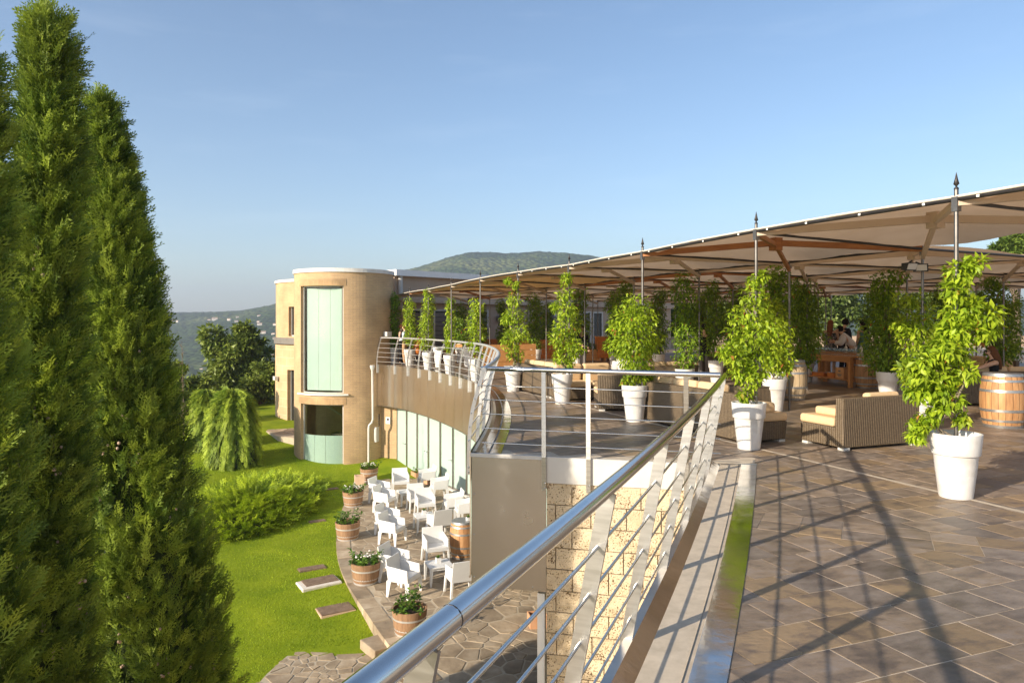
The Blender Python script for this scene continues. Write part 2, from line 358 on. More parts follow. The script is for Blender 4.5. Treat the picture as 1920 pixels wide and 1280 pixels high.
def mk_block(m):
    m.use_nodes = True; t = m.node_tree; t.nodes.clear(); L = t.links.new
    out = nd(t, 'ShaderNodeOutputMaterial'); b = nd(t, 'ShaderNodeBsdfPrincipled'); b.inputs['Roughness'].default_value = .9; b.inputs['Specular IOR Level'].default_value = .2
    tc = nd(t, 'ShaderNodeTexCoord'); oi = nd(t, 'ShaderNodeObjectInfo'); mu = nd(t, 'ShaderNodeMath', operation='MULTIPLY'); L(oi.outputs['Random'], mu.inputs[0]); mu.inputs[1].default_value = 37
    va = nd(t, 'ShaderNodeVectorMath', operation='ADD'); L(tc.outputs['Object'], va.inputs[0]); L(mu.outputs[0], va.inputs[1])
    n1 = nd(t, 'ShaderNodeTexNoise'); n1.inputs['Scale'].default_value = 3.5; n1.inputs['Detail'].default_value = 5; L(va.outputs[0], n1.inputs['Vector'])
    r1 = nd(t, 'ShaderNodeValToRGB'); L(n1.outputs['Fac'], r1.inputs['Fac']); r1.color_ramp.elements[0].position = .35; r1.color_ramp.elements[0].color = (.56, .445, .295, 1)
    r1.color_ramp.elements[1].position = .65; r1.color_ramp.elements[1].color = (.68, .56, .39, 1)
    n2 = nd(t, 'ShaderNodeTexNoise'); n2.inputs['Scale'].default_value = 46; n2.inputs['Detail'].default_value = 4; n2.inputs['Roughness'].default_value = .55; L(va.outputs[0], n2.inputs['Vector'])
    n3 = nd(t, 'ShaderNodeTexNoise'); n3.inputs['Scale'].default_value = 4; L(va.outputs[0], n3.inputs['Vector'])
    ad = nd(t, 'ShaderNodeMath', operation='MULTIPLY_ADD'); L(n3.outputs['Fac'], ad.inputs[0]); ad.inputs[1].default_value = -.28; L(n2.outputs['Fac'], ad.inputs[2])
    r2 = nd(t, 'ShaderNodeValToRGB'); L(ad.outputs[0], r2.inputs['Fac']); r2.color_ramp.elements[0].position = .215; r2.color_ramp.elements[0].color = (.22, .17, .12, 1); r2.color_ramp.elements[1].position = .30
    mx = nd(t, 'ShaderNodeMix', data_type='RGBA', blend_type='MULTIPLY'); mx.inputs['Factor'].default_value = 1; L(r1.outputs[0], mx.inputs['A']); L(r2.outputs[0], mx.inputs['B'])
    L(mx.outputs['Result'], b.inputs['Base Color'])
    bp = nd(t, 'ShaderNodeBump'); bp.inputs['Strength'].default_value = .9; bp.inputs['Distance'].default_value = .03; L(ad.outputs[0], bp.inputs['Height']); L(bp.outputs[0], b.inputs['Normal'])
    L(b.outputs[0], out.inputs['Surface'])
mk_block(BLOCK)
BLOCKJ = material('block_mortar', (.60, .48, .33), (.66, .53, .37), rough=.95, scale=6, bump=.2)
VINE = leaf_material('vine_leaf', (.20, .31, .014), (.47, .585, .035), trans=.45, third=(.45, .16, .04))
VINE_SHADED = leaf_material('shaded_vine_leaf', (.11, .21, .012), (.28, .41, .028), trans=.4, third=(.40, .10, .03))  # same vine, canopy shade put into darker leaf colours
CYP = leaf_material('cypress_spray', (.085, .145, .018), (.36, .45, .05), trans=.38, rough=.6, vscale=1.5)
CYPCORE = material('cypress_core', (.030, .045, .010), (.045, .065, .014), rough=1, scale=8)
CONE = material('cypress_cone', (.36, .24, .16), (.46, .33, .24), rough=.7, scale=40)
BARK = material('bark', (.12, .085, .055), (.18, .13, .09), rough=.9, scale=14, stretch=(1, 1, .2), bump=.6)
STEMM = material('vine_stem', (.20, .155, .105), (.26, .21, .15), rough=.85, scale=20)
WEEP = leaf_material('weeping_needles', (.12, .20, .015), (.36, .44, .035), trans=.2, rough=.6)
JUNI = leaf_material('juniper_spray', (.18, .27, .012), (.50, .60, .03), trans=.3, rough=.6)
OAKLEAF = leaf_material('broad_leaf', (.09, .13, .018), (.26, .31, .05), trans=.25, vscale=.6)
HEDGE = leaf_material('hedge_leaf', (.06, .10, .02), (.20, .25, .06), trans=.25, vscale=.8)
PINE = leaf_material('pine_needles', (.06, .11, .015), (.20, .27, .04), trans=.2, vscale=.8)
GRASSB = leaf_material('grass_blade', (.17, .26, .008), (.42, .51, .016), trans=.4, rough=.6, vscale=.35)
LAWN = material('lawn_soil', (.145, .205, .008), (.235, .285, .013), rough=.95, scale=.9, detail=8, bump=.5, bscale=25, spec=.1)
FLOWER = material('white_petal', (.80, .74, .70), (.82, .78, .74), rough=.7, scale=3, trans=.2)
BUSHL = leaf_material('tub_plant_leaf', (.05, .12, .012), (.16, .27, .03), trans=.25)
# ================================================================ THE SETTING
U = Vector((-.358, .934, 0)); V_ = Vector((.934, .358, 0))      # directions of the terrace grid
def ss(a, b, x):
    t = np.clip((x-a)/(b-a), 0, 1); return t*t*(3-2*t)
def vnoise(x, y, seed=0):
    xi = np.floor(x).astype(int); yi = np.floor(y).astype(int); xf = x-xi; yf = y-yi
    def hsh(i, j):
        n = (i*374761393 + j*668265263 + seed*69069) & 0x7fffffff
        n = ((n ^ (n >> 13))*1274126177) & 0x7fffffff
        return ((n ^ (n >> 16)) & 0xffff)/65535.0
    u = xf*xf*(3-2*xf); v = yf*yf*(3-2*yf)
    return (hsh(xi, yi)*(1-u)+hsh(xi+1, yi)*u)*(1-v) + (hsh(xi, yi+1)*(1-u)+hsh(xi+1, yi+1)*u)*v
def fbm(x, y, seed=0, o=4):
    s = 0; a = .5
    for i in range(o): s = s + a*vnoise(x*2**i, y*2**i, seed+i); a *= .5
    return s
LOW = -4.2
def gz(x, y):
    x = np.asarray(x, float); y = np.asarray(y, float)
    z = LOW - .04 + .9*ss(26, 36, y)*ss(2, -5, x) + .12*(fbm(x*.15+40, y*.15+40, 3)-.5)*ss(-3, -7, x)
    z = z - .26*ss(17, 12.6, y)*ss(4, -1, x) + .25*ss(-7, -14, x)*ss(10, 20, y)
    z = z - 3.0*ss(44, 62, y)*ss(5, -10, x) - 12*ss(48, 110, np.hypot(x, y))*ss(14, -10, x) - 1.2*ss(-14, -30, x)
    return z
def grid_mesh(name, xs, ys, zf, mat, smooth=True):
    X, Y = np.meshgrid(xs, ys); Z = zf(X, Y); nx, ny = len(xs), len(ys)
    Vv = np.stack([X, Y, Z], -1).reshape(-1, 3)
    i = np.arange(nx-1)[None] + nx*np.arange(ny-1)[:, None]
    Fc = np.stack([i, i+1, i+1+nx, i+nx], -1).reshape(-1, 4)
    return np_mesh(name, Vv, Fc, mat, smooth=smooth)
xs = np.concatenate([np.linspace(-120, -24, 30), np.linspace(-23, 4, 82), np.linspace(6, 140, 40)])
ys = np.concatenate([np.linspace(-90, 6, 30), np.linspace(7, 48, 110), np.linspace(50, 125, 40)])
struct(link('lawn', grid_mesh('lawn', xs, ys, gz, LAWN)))

# --- far hills: valley, opposite hillside and the wooded mountain
PX = [-3000, -1400, -800, -640, -520, -430, -300, -178, -147, -116, -74, -10, 42, 95, 168, 215, 400, 900, 3000]
PZ = [20, 22, 20, 20.5, 23, 34, 72, 103, 111, 122, 134, 131.5, 134.5, 132, 123, 110, 80, 45, 30]
def hz_(x, y):
    ridge = np.interp(x, PX, PZ)
    t = ss(240, 1400, y); r = -75 + (ridge+75)*t
    r = r + (-75*.4)*ss(1450, 2600, y)
    r = r - 22*ss(60, 240, np.hypot(x, y))*(1-t)*.2
    r = r + 26*(fbm(x/190+9, y/190+5, 11)-.5)*ss(260, 700, y)*(1-ss(1050, 1330, y)*.85)
    r = r + 5.0*(fbm(x/26, y/26, 21)-.5)*ss(200, 500, y) + 3.2*(vnoise(x/7.5, y/7.5, 31)-.5)*ss(300, 600, y)
    return np.where(np.hypot(x, y) < 170, np.minimum(r, -24), r)
hx = np.concatenate([np.linspace(-3600, -1150, 30), np.linspace(-1130, 620, 330), np.linspace(640, 3600, 36)])
hy = np.concatenate([np.linspace(-2500, 200, 20), np.linspace(215, 1560, 200), np.linspace(1580, 3200, 24)])
HILL = bpy.data.materials.new('wooded_hill')
def mk_hill(m):
    m.use_nodes = True; t = m.node_tree; t.nodes.clear(); L = t.links.new
    out = nd(t, 'ShaderNodeOutputMaterial'); b = nd(t, 'ShaderNodeBsdfPrincipled'); b.inputs['Roughness'].default_value = 1; b.inputs['Specular IOR Level'].default_value = .05
    tc = nd(t, 'ShaderNodeTexCoord')
    n1 = nd(t, 'ShaderNodeTexNoise'); n1.inputs['Scale'].default_value = .006; n1.inputs['Detail'].default_value = 7; L(tc.outputs['Object'], n1.inputs['Vector'])
    r1 = nd(t, 'ShaderNodeValToRGB'); L(n1.outputs['Fac'], r1.inputs['Fac']); e = r1.color_ramp.elements
    e[0].position = .42; e[0].color = (.030, .052, .016, 1); e[1].position = .66; e[1].color = (.15, .16, .055, 1); x = e.new(.55); x.color = (.055, .085, .022, 1)
    n2 = nd(t, 'ShaderNodeTexVoronoi'); n2.inputs['Scale'].default_value = .12; L(tc.outputs['Object'], n2.inputs['Vector'])
    r2 = nd(t, 'ShaderNodeValToRGB'); L(n2.outputs['Distance'], r2.inputs['Fac']); r2.color_ramp.elements[0].color = (1.25, 1.25, 1.1, 1); r2.color_ramp.elements[1].color = (.45, .5, .5, 1); r2.color_ramp.elements[1].position = .8
    mx = nd(t, 'ShaderNodeMix', data_type='RGBA', blend_type='MULTIPLY'); mx.inputs['Factor'].default_value = 1; L(r1.outputs[0], mx.inputs['A']); L(r2.outputs[0], mx.inputs['B'])
    L(mx.outputs['Result'], b.inputs['Base Color'])
    bp = nd(t, 'ShaderNodeBump'); bp.inputs['Strength'].default_value = 1; bp.inputs['Distance'].default_value = 4; bp.invert = True; L(n2.outputs['Distance'], bp.inputs['Height']); L(bp.outputs[0], b.inputs['Normal'])
    L(b.outputs[0], out.inputs['Surface'])
mk_hill(HILL)
struct(link('hills', grid_mesh('hills', hx, hy, hz_, HILL)))

# --- outline of the terrace edge
_RP = np.polyfit([1.333, 1.56, 2.187, 2.956, 4.10, 5.217, 7.1, 8.66], [-.23, -.13, .115, .44, .914, 1.334, 2.02, 2.59], 3)
def rail_x(Y):
    if Y < 1.4: return float(np.polyval(_RP, 1.4)) + (Y-1.4)*.435
    return float(np.polyval(_RP, Y))
def near_edge(Y, off=0.0):           # outer edge of the floor beside the camera; off > 0 goes onto the terrace
    return Vector((rail_x(Y) - .20 + off*1.07, Y, 0))
EA = Vector((-.55, 9.76, 0)); EB = Vector((2.34, 9.05, 0))
far_pts = [(-.55, 9.76), (-.44, 12), (-.42, 14.2), (-.52, 16.5), (-.74, 18.8), (-1.12, 21.1), (-1.86, 23.4), (-2.92, 25.9), (-3.8, 27.6), (-4.6, 28.9), (-5.70, 29.95)]
def spline(pts, n):
    pts = [Vector((p[0], p[1], 0)) for p in pts]; out = []
    m = len(pts)
    for i in range(m-1):
        p0 = pts[max(i-1, 0)]; p1 = pts[i]; p2 = pts[i+1]; p3 = pts[min(i+2, m-1)]
        for k in range(n):
            t = k/n
            out.append(.5*((2*p1)+(p2-p0)*t+(2*p0-5*p1+4*p2-p3)*t*t+(3*p1-p0-3*p2+p3)*t**3))
    out.append(pts[-1]); return out
FAR = spline(far_pts, 5)
def offset(path, d):                  # d > 0: to the right of travel
    out = []
    for i, p in enumerate(path):
        t = (path[min(i+1, len(path)-1)] - path[max(i-1, 0)]).normalized()
        out.append(p + Vector((t.y, -t.x, 0))*d)
    return out
near = [near_edge(y) for y in np.linspace(-14, 9.05, 24)]
WALL0 = Vector((-5.45, 33.0, 0)); WALLD = Vector((.714, .70, 0)).normalized()
poly = [(p.x, p.y) for p in near[:-1]] + [(EB.x, EB.y)] + [(p.x, p.y) for p in FAR] + [(-5.9, 31.5), (-5.6, 33.2), (9.5, 48.2), (16, 56), (60, 66), (60, -14)]
def inside(x, y, P=poly):
    c = False; n = len(P)
    for i in range(n):
        x1, y1 = P[i]; x2, y2 = P[(i+1) % n]
        if (y1 > y) != (y2 > y) and x < (x2-x1)*(y-y1)/(y2-y1)+x1: c = not c
    return c
bm = bmesh.new()
f = bm.faces.new([bm.verts.new((x, y, -.0035)) for x, y in poly]); f.normal_update()
if f.normal.z < 0: f.normal_flip()
r = bmesh.ops.extrude_face_region(bm, geom=[f]); 
for vv in r['geom']:
    if isinstance(vv, bmesh.types.BMVert): vv.co.z = -.42
bmesh.ops.recalc_face_normals(bm, faces=bm.faces[:]); bmesh.ops.triangulate(bm, faces=bm.faces[:])
me = bpy.data.meshes.new('terrace_floor'); bm.to_mesh(me); bm.free(); me.materials.append(GROUT)
TF_ = struct(link('terrace_floor', me))
# tiles: near ones are pieces of their own, the far ones one mesh
TS = .335; g = .006
tile_m = {}
for q, mt in enumerate((SLATE, SLATEO, SLATEG)):
    b = MB(); h = TS/2 - g/2
    b.add([(-h,-h,-.012),(h,-h,-.012),(h,h,-.012),(-h,h,-.012),(-h+.003,-h+.003,0),(h-.003,-h+.003,0),(h-.003,h-.003,0),(-h+.003,h-.003,0)],
          [(4,5,6,7),(0,1,5,4),(1,2,6,5),(2,3,7,6),(3,0,4,7)])
    tile_m[q] = b.mesh('tile', mt)
ANG = math.atan2(V_.y, V_.x)
B0 = at(1419, 990); B1 = at(1920, 1052); BD = (B1-B0).normalized(); BN = Vector((-BD.y, BD.x, 0))
def in_band(p): 
    d = (p-B0).dot(BN); return -.05 < d < .62
PR0 = Vector((4.6, 7.36, 0)); PRD = Vector((-1.11, 2.8, 0)).normalized(); PRN = Vector((PRD.y, -PRD.x, 0))
def clip(pl, a, b_, c):                     # keep a*x+b*y <= c
    out = []
    for i in range(len(pl)):
        p, q = pl[i], pl[(i+1) % len(pl)]; dp = a*p[0]+b_*p[1]-c; dq = a*q[0]+b_*q[1]-c
        if dp <= 0: out.append(p)
        if (dp < 0 < dq) or (dq < 0 < dp):
            t = dp/(dp-dq); out.append((p[0]+(q[0]-p[0])*t, p[1]+(q[1]-p[1])*t))
    return out
def area(pl): return abs(sum(pl[i-1][0]*pl[i][1]-pl[i][0]*pl[i-1][1] for i in range(len(pl))))/2
cand = []; O = Vector((2.0, 4.2, 0)); hs_ = TS/2 - g/2
for i in range(-60, 150):
    for j in range(-70, 130):
        p = O + U*(i*TS) + V_*((j + (.5 if i % 2 else 0))*TS)
        if p.y < 1.5 or p.y > 48 or abs(p.x) > .80*p.y + 1.2: continue
        cs = [p + U*du*hs_ + V_*dv*hs_ for du, dv in ((-1,-1),(-1,1),(1,1),(1,-1))]
        if not all(inside(c.x, c.y) for c in cs): continue
        pls = [[(c.x, c.y) for c in cs]]; cut = False
        if p.y < 9.3:
            e0 = near_edge(p.y-.2, .53); e1 = near_edge(p.y+.2, .53); tx, ty = e1.x-e0.x, e1.y-e0.y; l_ = math.hypot(tx, ty); na, nb_ = -ty/l_, tx/l_
            if na*p.x+nb_*p.y - (na*e0.x+nb_*e0.y) > -.26: pls = [clip(pls[0], na, nb_, na*e0.x+nb_*e0.y)]; cut = True
        d = (p-B0).dot(BN); s_ = (p-B0).dot(BD)
        if -.25 < d < .83 and p.y < 9:
            c0 = B0.x*BN.x + B0.y*BN.y; cut = True; o_ = []
            for q in pls:
                if len(q) > 2: o_ += [clip(q, BN.x, BN.y, c0-.004), clip(q, -BN.x, -BN.y, -(c0+.584))]
            pls = o_
        if not cut: cand.append(('full', p, None)); continue
        for q in pls:
            if len(q) > 2 and area(q) > .0006: cand.append(('cut', Vector((sum(a[0] for a in q)/len(q), sum(a[1] for a in q)/len(q), 0)), q))
for a_ in range(-3, 14):                    # double border row laid at an angle
    for b_ in range(2):
        p = B0 + BD*((a_+.5)*.335) + BN*(.145 + .29*b_); h = .335/2-.003; h2 = .145-.003
        q = [p-BD*h-BN*h2, p+BD*h-BN*h2, p+BD*h+BN*h2, p-BD*h+BN*h2]; q = [(c.x, c.y) for c in q]
        e0 = near_edge(p.y-.2, .53); e1 = near_edge(p.y+.2, .53); tx, ty = e1.x-e0.x, e1.y-e0.y; l_ = math.hypot(tx, ty); na, nb_ = -ty/l_, tx/l_
        q = clip(q, na, nb_, na*e0.x+nb_*e0.y)
        if len(q) > 2: cand.append(('cut', p, q))
def key(c):
    p = c[1]; vis = abs((p.x/p.y)) < .74 and p.y > 3
    return p.length if vis else 1000 + p.length
cand.sort(key=key)
far_tiles = {0: [], 1: [], 2: []}; far_cut = MB(); SM = (SLATE, SLATEO, SLATEG)
for n, (kd, p, q) in enumerate(cand):
    m_ = random.choices((0, 1, 2), (.48, .20, .32))[0]; dz = random.uniform(-.001, .0012)
    if kd == 'cut':
        c_ = [((a[0]-p.x), (a[1]-p.y)) for a in q]; k_ = len(c_); vs = [(a[0], a[1], -.012) for a in c_] + [(a[0], a[1], 0) for a in c_]
        fs = [tuple(range(k_, 2*k_))] + [(i, (i+1) % k_, k_+(i+1) % k_, k_+i) for i in range(k_)]
        b = MB(); b.add(vs, fs)
        if n < 330: b.build('tile', SM[m_], TF_, p + Vector((0, 0, dz)))
        else: far_cut.add([(a[0]+p.x, a[1]+p.y, a[2]+dz) for a in vs], fs)
    elif n < 330: link('tile', tile_m[m_], TF_, p + Vector((0, 0, dz)), ANG + random.choice((0, PI)))
    else: far_tiles[m_].append(p)
if far_cut.v: far_cut.build('far_cut_tiles', SLATE, TF_)['kind'] = 'stuff'
for q, mt in enumerate(SM):
    P = np.array([(c.x, c.y, c.z) for c in far_tiles[q]]); n = len(P)
    T = np.array([(-.5,-.5,0),(.5,-.5,0),(.5,.5,0),(-.5,.5,0)])*(TS-g)
    ax = np.tile(np.array([U.x, U.y, 0]), (n, 1)); nr = np.tile(np.array([0, 0, 1.]), (n, 1))
    Vv, Fc = instance_np(T, np.array([[0, 1, 2, 3]]), P, ax, nr, np.ones(n))
    Vv[:, 2] = np.repeat(rng.uniform(-.0012, .0012, n), 4)
    o = link('far_tiles', np_mesh('far_tiles', Vv, Fc, mt, rng.random(n)), TF_); o['kind'] = 'stuff'
# pale drainage line under the row of pots
b = MB()
for sgn in (0,):
    a = PR0 - PRD*3.2; e = PR0 + PRD*23; wd = .035
    b.add([(p.x, p.y, .003) for p in (a-PRN*wd, a+PRN*wd, e+PRN*wd, e-PRN*wd)], [(0, 1, 2, 3)])
b.build('mortar_line', GROUT, TF_)

# --- stainless gutter beside the near railing: upstand, sloped face, channel, slot, flat strip
def strip(b, o0, z0, o1, z1, y0=-6.0, y1=9.0, n=40, fn=near_edge):
    Ys = np.linspace(y0, y1, n); vs = []
    for Y in Ys:
        p = fn(Y, o0); q = fn(Y, o1); vs += [(p.x, p.y, z0), (q.x, q.y, z1)]
    b.add(vs, [(2*i, 2*i+1, 2*i+3, 2*i+2) for i in range(n-1)], True)
gt = thing('gutter', 'stainless steel drainage channel between the slate floor and the straight handrail', 'gutter')
b = MB(); strip(b, -.02, -.5, -.02, .045); strip(b, -.02, .045, .03, .045); b.build('outer_fascia', STEELB, gt)
b = MB(); strip(b, .03, .045, .21, -.055); b.build('sloped_face', GUTTER, gt)
b = MB(); strip(b, .21, -.055, .335, -.045); strip(b, .335, -.045, .337, .004); b.build('channel', GUTTER, gt)
b = MB(); strip(b, .337, -.02, .368, -.02); b.build('slot', material('slot_dark', (.10, .09, .075), (.30, .28, .25), rough=.7, scale=9), gt)
b = MB(); strip(b, .368, .010, .372, .010); strip(b, .372, .009, .55, .006); strip(b, .55, .006, .552, -.012); b.build('cover_strip', GUTTER, gt)
b = MB()
for (o0, o1, z) in ((.16, .56, .0),):
    p = near_edge(8.98, -.02); q = near_edge(8.98, .56)
    b.box(((p.x+q.x)/2, 9.0, -.03), ((q.x-p.x), .03, .085))
b.build('end_plate', STEELB, gt)
nw = thing('wing_wall', 'tan block wall carrying the near wing of the terrace under the straight railing', 'wall')
b = MB(); strip(b, .02, -4.4, .02, -.43, y0=-13, y1=8.9); b.build('wall_face', BLOCKJ, nw)
# gutter along the curved edge
cg = thing('gutter', 'curved stainless drainage channel inside the bent railing above the patio', 'gutter')
def strip_path(b, d0, z0, d1, z1, path=FAR):
    A = offset(path, d0); B = offset(path, d1); vs = []
    for p, q in zip(A, B): vs += [(p.x, p.y, z0), (q.x, q.y, z1)]
    n = len(path); b.add(vs, [(2*i, 2*i+1, 2*i+3, 2*i+2) for i in range(n-1)], True)
b = MB(); strip_path(b, 0, .03, .05, .03); strip_path(b, .05, .03, .10, .006); b.build('outer_lip', STEELB, cg)
b = MB(); strip_path(b, .10, .006, .22, .006); strip_path(b, .25, .008, .40, .006); b.build('cover_strip', GUTTER, cg)
b = MB(); strip_path(b, .22, .004, .25, .004); b.build('slot', MATS['slot_dark'], cg)

# --- fascia panels hanging below the curved edge
fa = thing('metal_fascia', 'tall polished metal fascia hanging below the curved railing', 'fascia')
FP = offset(FAR, -.03); FH = -1.68
step = 2; k0 = 0
while k0 < len(FP)-1:
    k1 = min(k0+step, len(FP)-1); vs = []
    for k in range(k0, k1+1):
        p = FP[k].copy()
        if k == k1 and k1 < len(FP)-1: p = p + (FP[k-1]-p).normalized()*.008
        vs += [(p.x, p.y, FH), (p.x, p.y, .03)]
    n = k1-k0+1; b = MB(); b.add([vs[0], vs[1], vs[-2], vs[-1]], [(0, 2, 3, 1)])
    o = b.build('panel', PANEL, fa); k0 = k1
    so = o.modifiers.new('thick', 'SOLIDIFY'); so.thickness = .012; so.offset = -1 if False else 1
b = MB(); b.tube([(p.x, p.y, FH-.012) for p in FP], .014, 6); b.build('bottom_edge', STEELB, fa)
d = (EB-EA).normalized(); nrm = Vector((d.y, -d.x, 0))
PE = EA + d*1.04
b = MB(); b.hexa([EA+nrm*.02+Vector((0,0,-1.8)), PE+nrm*.02+Vector((0,0,-1.8)), PE+Vector((0,0,-1.8)), EA+Vector((0,0,-1.8))],
                 [EA+nrm*.02+Vector((0,0,-.04)), PE+nrm*.02+Vector((0,0,-.04)), PE+Vector((0,0,-.04)), EA+Vector((0,0,-.04))])
b.build('end_panel', PANEL2, fa)
b = MB(); a = EA - d*.015 + nrm*.035; e = PE + nrm*.035
b.hexa([a+Vector((0,0,-.036)), e+Vector((0,0,-.036)), e-nrm*.06+Vector((0,0,-.036)), a-nrm*.06+Vector((0,0,-.036))],
       [a+Vector((0,0,.012)), e+Vector((0,0,.012)), e-nrm*.06+Vector((0,0,.012)), a-nrm*.06+Vector((0,0,.012))]); b.build('cap', WHITESTEEL, fa)
b = MB()
for (s_, z_) in ((.04, -.55), (.04, -1.1), (.04, -1.68), (.86, -1.12), (.86, -1.75)):
    p = EA + d*s_ + nrm*.022 + Vector((0, 0, z_)); b.ell(p, (.012, .012, .012), 6, 4)
b.build('bolts', STEEL, fa)

# --- retaining wall of pitted blocks under the straight back edge
wl = thing('block_wall', 'retaining wall of pitted cream stone blocks under the terrace edge', 'wall')
wb = PE + d*.0; wl_len = (EB-PE).length + .35
b = MB(); q0 = wb - nrm*.04; q1 = q0 + d*wl_len
b.hexa([q0+Vector((0,0,-4.3)), q1+Vector((0,0,-4.3)), q1-nrm*.35+Vector((0,0,-4.3)), q0-nrm*.35+Vector((0,0,-4.3))],
       [q0+Vector((0,0,-.014)), q1+Vector((0,0,-.014)), q1-nrm*.35+Vector((0,0,-.014)), q0-nrm*.35+Vector((0,0,-.014))]); b.build('mortar_core', BLOCKJ, wl)
bh = .285; zt = -.345; row = 0; ang_b = math.atan2(d.y, d.x)
while zt - bh > -4.3:
    s_ = 0.0; first = True
    while s_ < wl_len - .04:
        L_ = (.14 if row % 2 else .36) if first else random.uniform(.42, .48)
        if first: L_ += random.uniform(-.02, .02)
        L_ = min(L_, wl_len - s_); first = False
        if L_ > .05:
            bmm = bmesh.new(); bmesh.ops.create_cube(bmm, size=1)
            fr_ = [f_ for f_ in bmm.faces if f_.normal.y < -.5]
            bmesh.ops.subdivide_edges(bmm, edges=list({e_ for f_ in fr_ for e_ in f_.edges}), cuts=2, use_grid_fill=True)
            for v_ in bmm.verts:
                v_.co.x *= L_-.014; v_.co.z *= bh-.014; v_.co.y *= .08
                if v_.co.y < -.03: v_.co.y += random.uniform(-.008, .004)
            me = bpy.data.meshes.new('block'); bmm.to_mesh(me); bmm.free(); me.materials.append(BLOCK)
            p = wb + d*(s_+L_/2) - nrm*.045 + Vector((0, 0, zt-bh/2)); link('block', me, wl, p + nrm*.012, ang_b)
        s_ += L_
    zt -= bh; row += 1
be = thing('edge_beam', 'white painted steel edge beam above the block wall', 'beam')
b = MB(); a = PE + nrm*.03 + d*.004; e = EB + nrm*.03 + d*.05
b.hexa([a+Vector((0,0,-.34)), e+Vector((0,0,-.34)), e-nrm*.05+Vector((0,0,-.34)), a-nrm*.05+Vector((0,0,-.34))],
       [a+Vector((0,0,.006)), e+Vector((0,0,.006)), e-nrm*.05+Vector((0,0,.006)), a-nrm*.05+Vector((0,0,.006))]); b.build('plate', WHITESTEEL, be)
# white post and return at the foot of the wall
b = MB(); p = PE - d*.06 + nrm*.0; b.box((p.x, p.y+.1, -3.05), (.10, .10, 2.4), ang_b)
tag(b.build('door_post', WHITEPAINT), 'white post at the end of the block wall under the metal fascia', 'post')

# --- patio of crazy paving
def A4(x, y): p = at(x, y, LOW); return (p.x, p.y)
left_edge = [A4(690, 882), A4(668, 898), A4(648, 940), A4(634, 990), A4(633, 1035), A4(648, 1085), A4(690, 1150), A4(735, 1213), A4(800, 1290)]
patio = left_edge + [(-.9, 9.6), (3, 9.0), (3.2, 17.4), (-.3, 22.6), (-1.47, 24.5), (-4.8, 29.8), (-5.4, 29.9)]
b = MB(); b.prism(patio[::-1], LOW-.5, LOW-.007); PT = struct(b.build('patio', MORTAR))
def clip(pl, a, b_, c):                     # keep a*x+b*y <= c
    out = []
    for i in range(len(pl)):
        p, q = pl[i], pl[(i+1) % len(pl)]; dp = a*p[0]+b_*p[1]-c; dq = a*q[0]+b_*q[1]-c
        if dp <= 0: out.append(p)
        if (dp < 0 < dq) or (dq < 0 < dp):
            t = dp/(dp-dq); out.append((p[0]+(q[0]-p[0])*t, p[1]+(q[1]-p[1])*t))
    return out
def crazy(parent, P, z, size, nmax, seed, gap=.03, visible=lambda x, y: True, jz=.004):
    rr = random.Random(seed); bx = [p[0] for p in P]; by = [p[1] for p in P]; pts = []; tries = 0
    while tries < 9000:
        tries += 1; x = rr.uniform(min(bx)-1, max(bx)+1); y = rr.uniform(min(by)-1, max(by)+1)
        mind = size*(.62+.38*math.sin(x*1.7+y*2.3))
        if all((x-a)**2+(y-b_)**2 > mind*mind for a, b_ in pts): pts.append((x, y))
    cells = []
    for i, (x, y) in enumerate(pts):
        if not inside(x, y, P) or not visible(x, y): continue
        pl = [(x-2, y-2), (x+2, y-2), (x+2, y+2), (x-2, y+2)]
        for j, (a, b_) in enumerate(pts):
            if i == j or (a-x)**2+(b_-y)**2 > 6: continue
            dx, dy = a-x, b_-y; dd = math.hypot(dx, dy)
            pl = clip(pl, dx/dd, dy/dd, (dx*(x+a)/2+dy*(y+b_)/2)/dd - gap/2*rr.uniform(.6, 1.4))
            if len(pl) < 3: break
        if len(pl) < 3: continue
        pl = [p for p in pl]
        if not all(inside(p[0], p[1], P) for p in pl): 
            pl = [((p[0] if inside(*p, P) else x+(p[0]-x)*.55), (p[1] if inside(*p, P) else y+(p[1]-y)*.55)) for p in pl]
        cells.append((math.hypot(x, y), x, y, pl))
    cells.sort(); rest = MB()
    for n, (_, x, y, pl) in enumerate(cells):
        h = z + rr.uniform(-jz, jz); tx = rr.uniform(-.006, .006); ty = rr.uniform(-.006, .006)
        q = MB(); m_ = len(pl); ins = [((p[0]-x)*.965, (p[1]-y)*.965) for p in pl]
        vs = [(p[0]-x, p[1]-y, -.05) for p in pl] + [(p[0], p[1], (p[0]*tx+p[1]*ty)) for p in ins]
        fs = [tuple(range(m_, 2*m_))] + [(i, (i+1) % m_, m_+(i+1) % m_, m_+i) for i in range(m_)]
        if n < nmax: q.add(vs, fs); q.build('paving_stone', FLAG, parent, (x, y, h))
        else: rest.add([(a+x, b_+y, c+h) for a, b_, c in vs], fs)
    if rest.v: rest.build('paving_stones', FLAG, parent)['kind'] = 'stuff'
inner = offset([Vector((p[0], p[1], 0)) for p in left_edge], -.36)
inner = [(p.x, p.y) for p in inner]
crazy(PT, inner + patio[len(left_edge):], LOW, .50, 280, 5, visible=lambda x, y: x < 1.7)
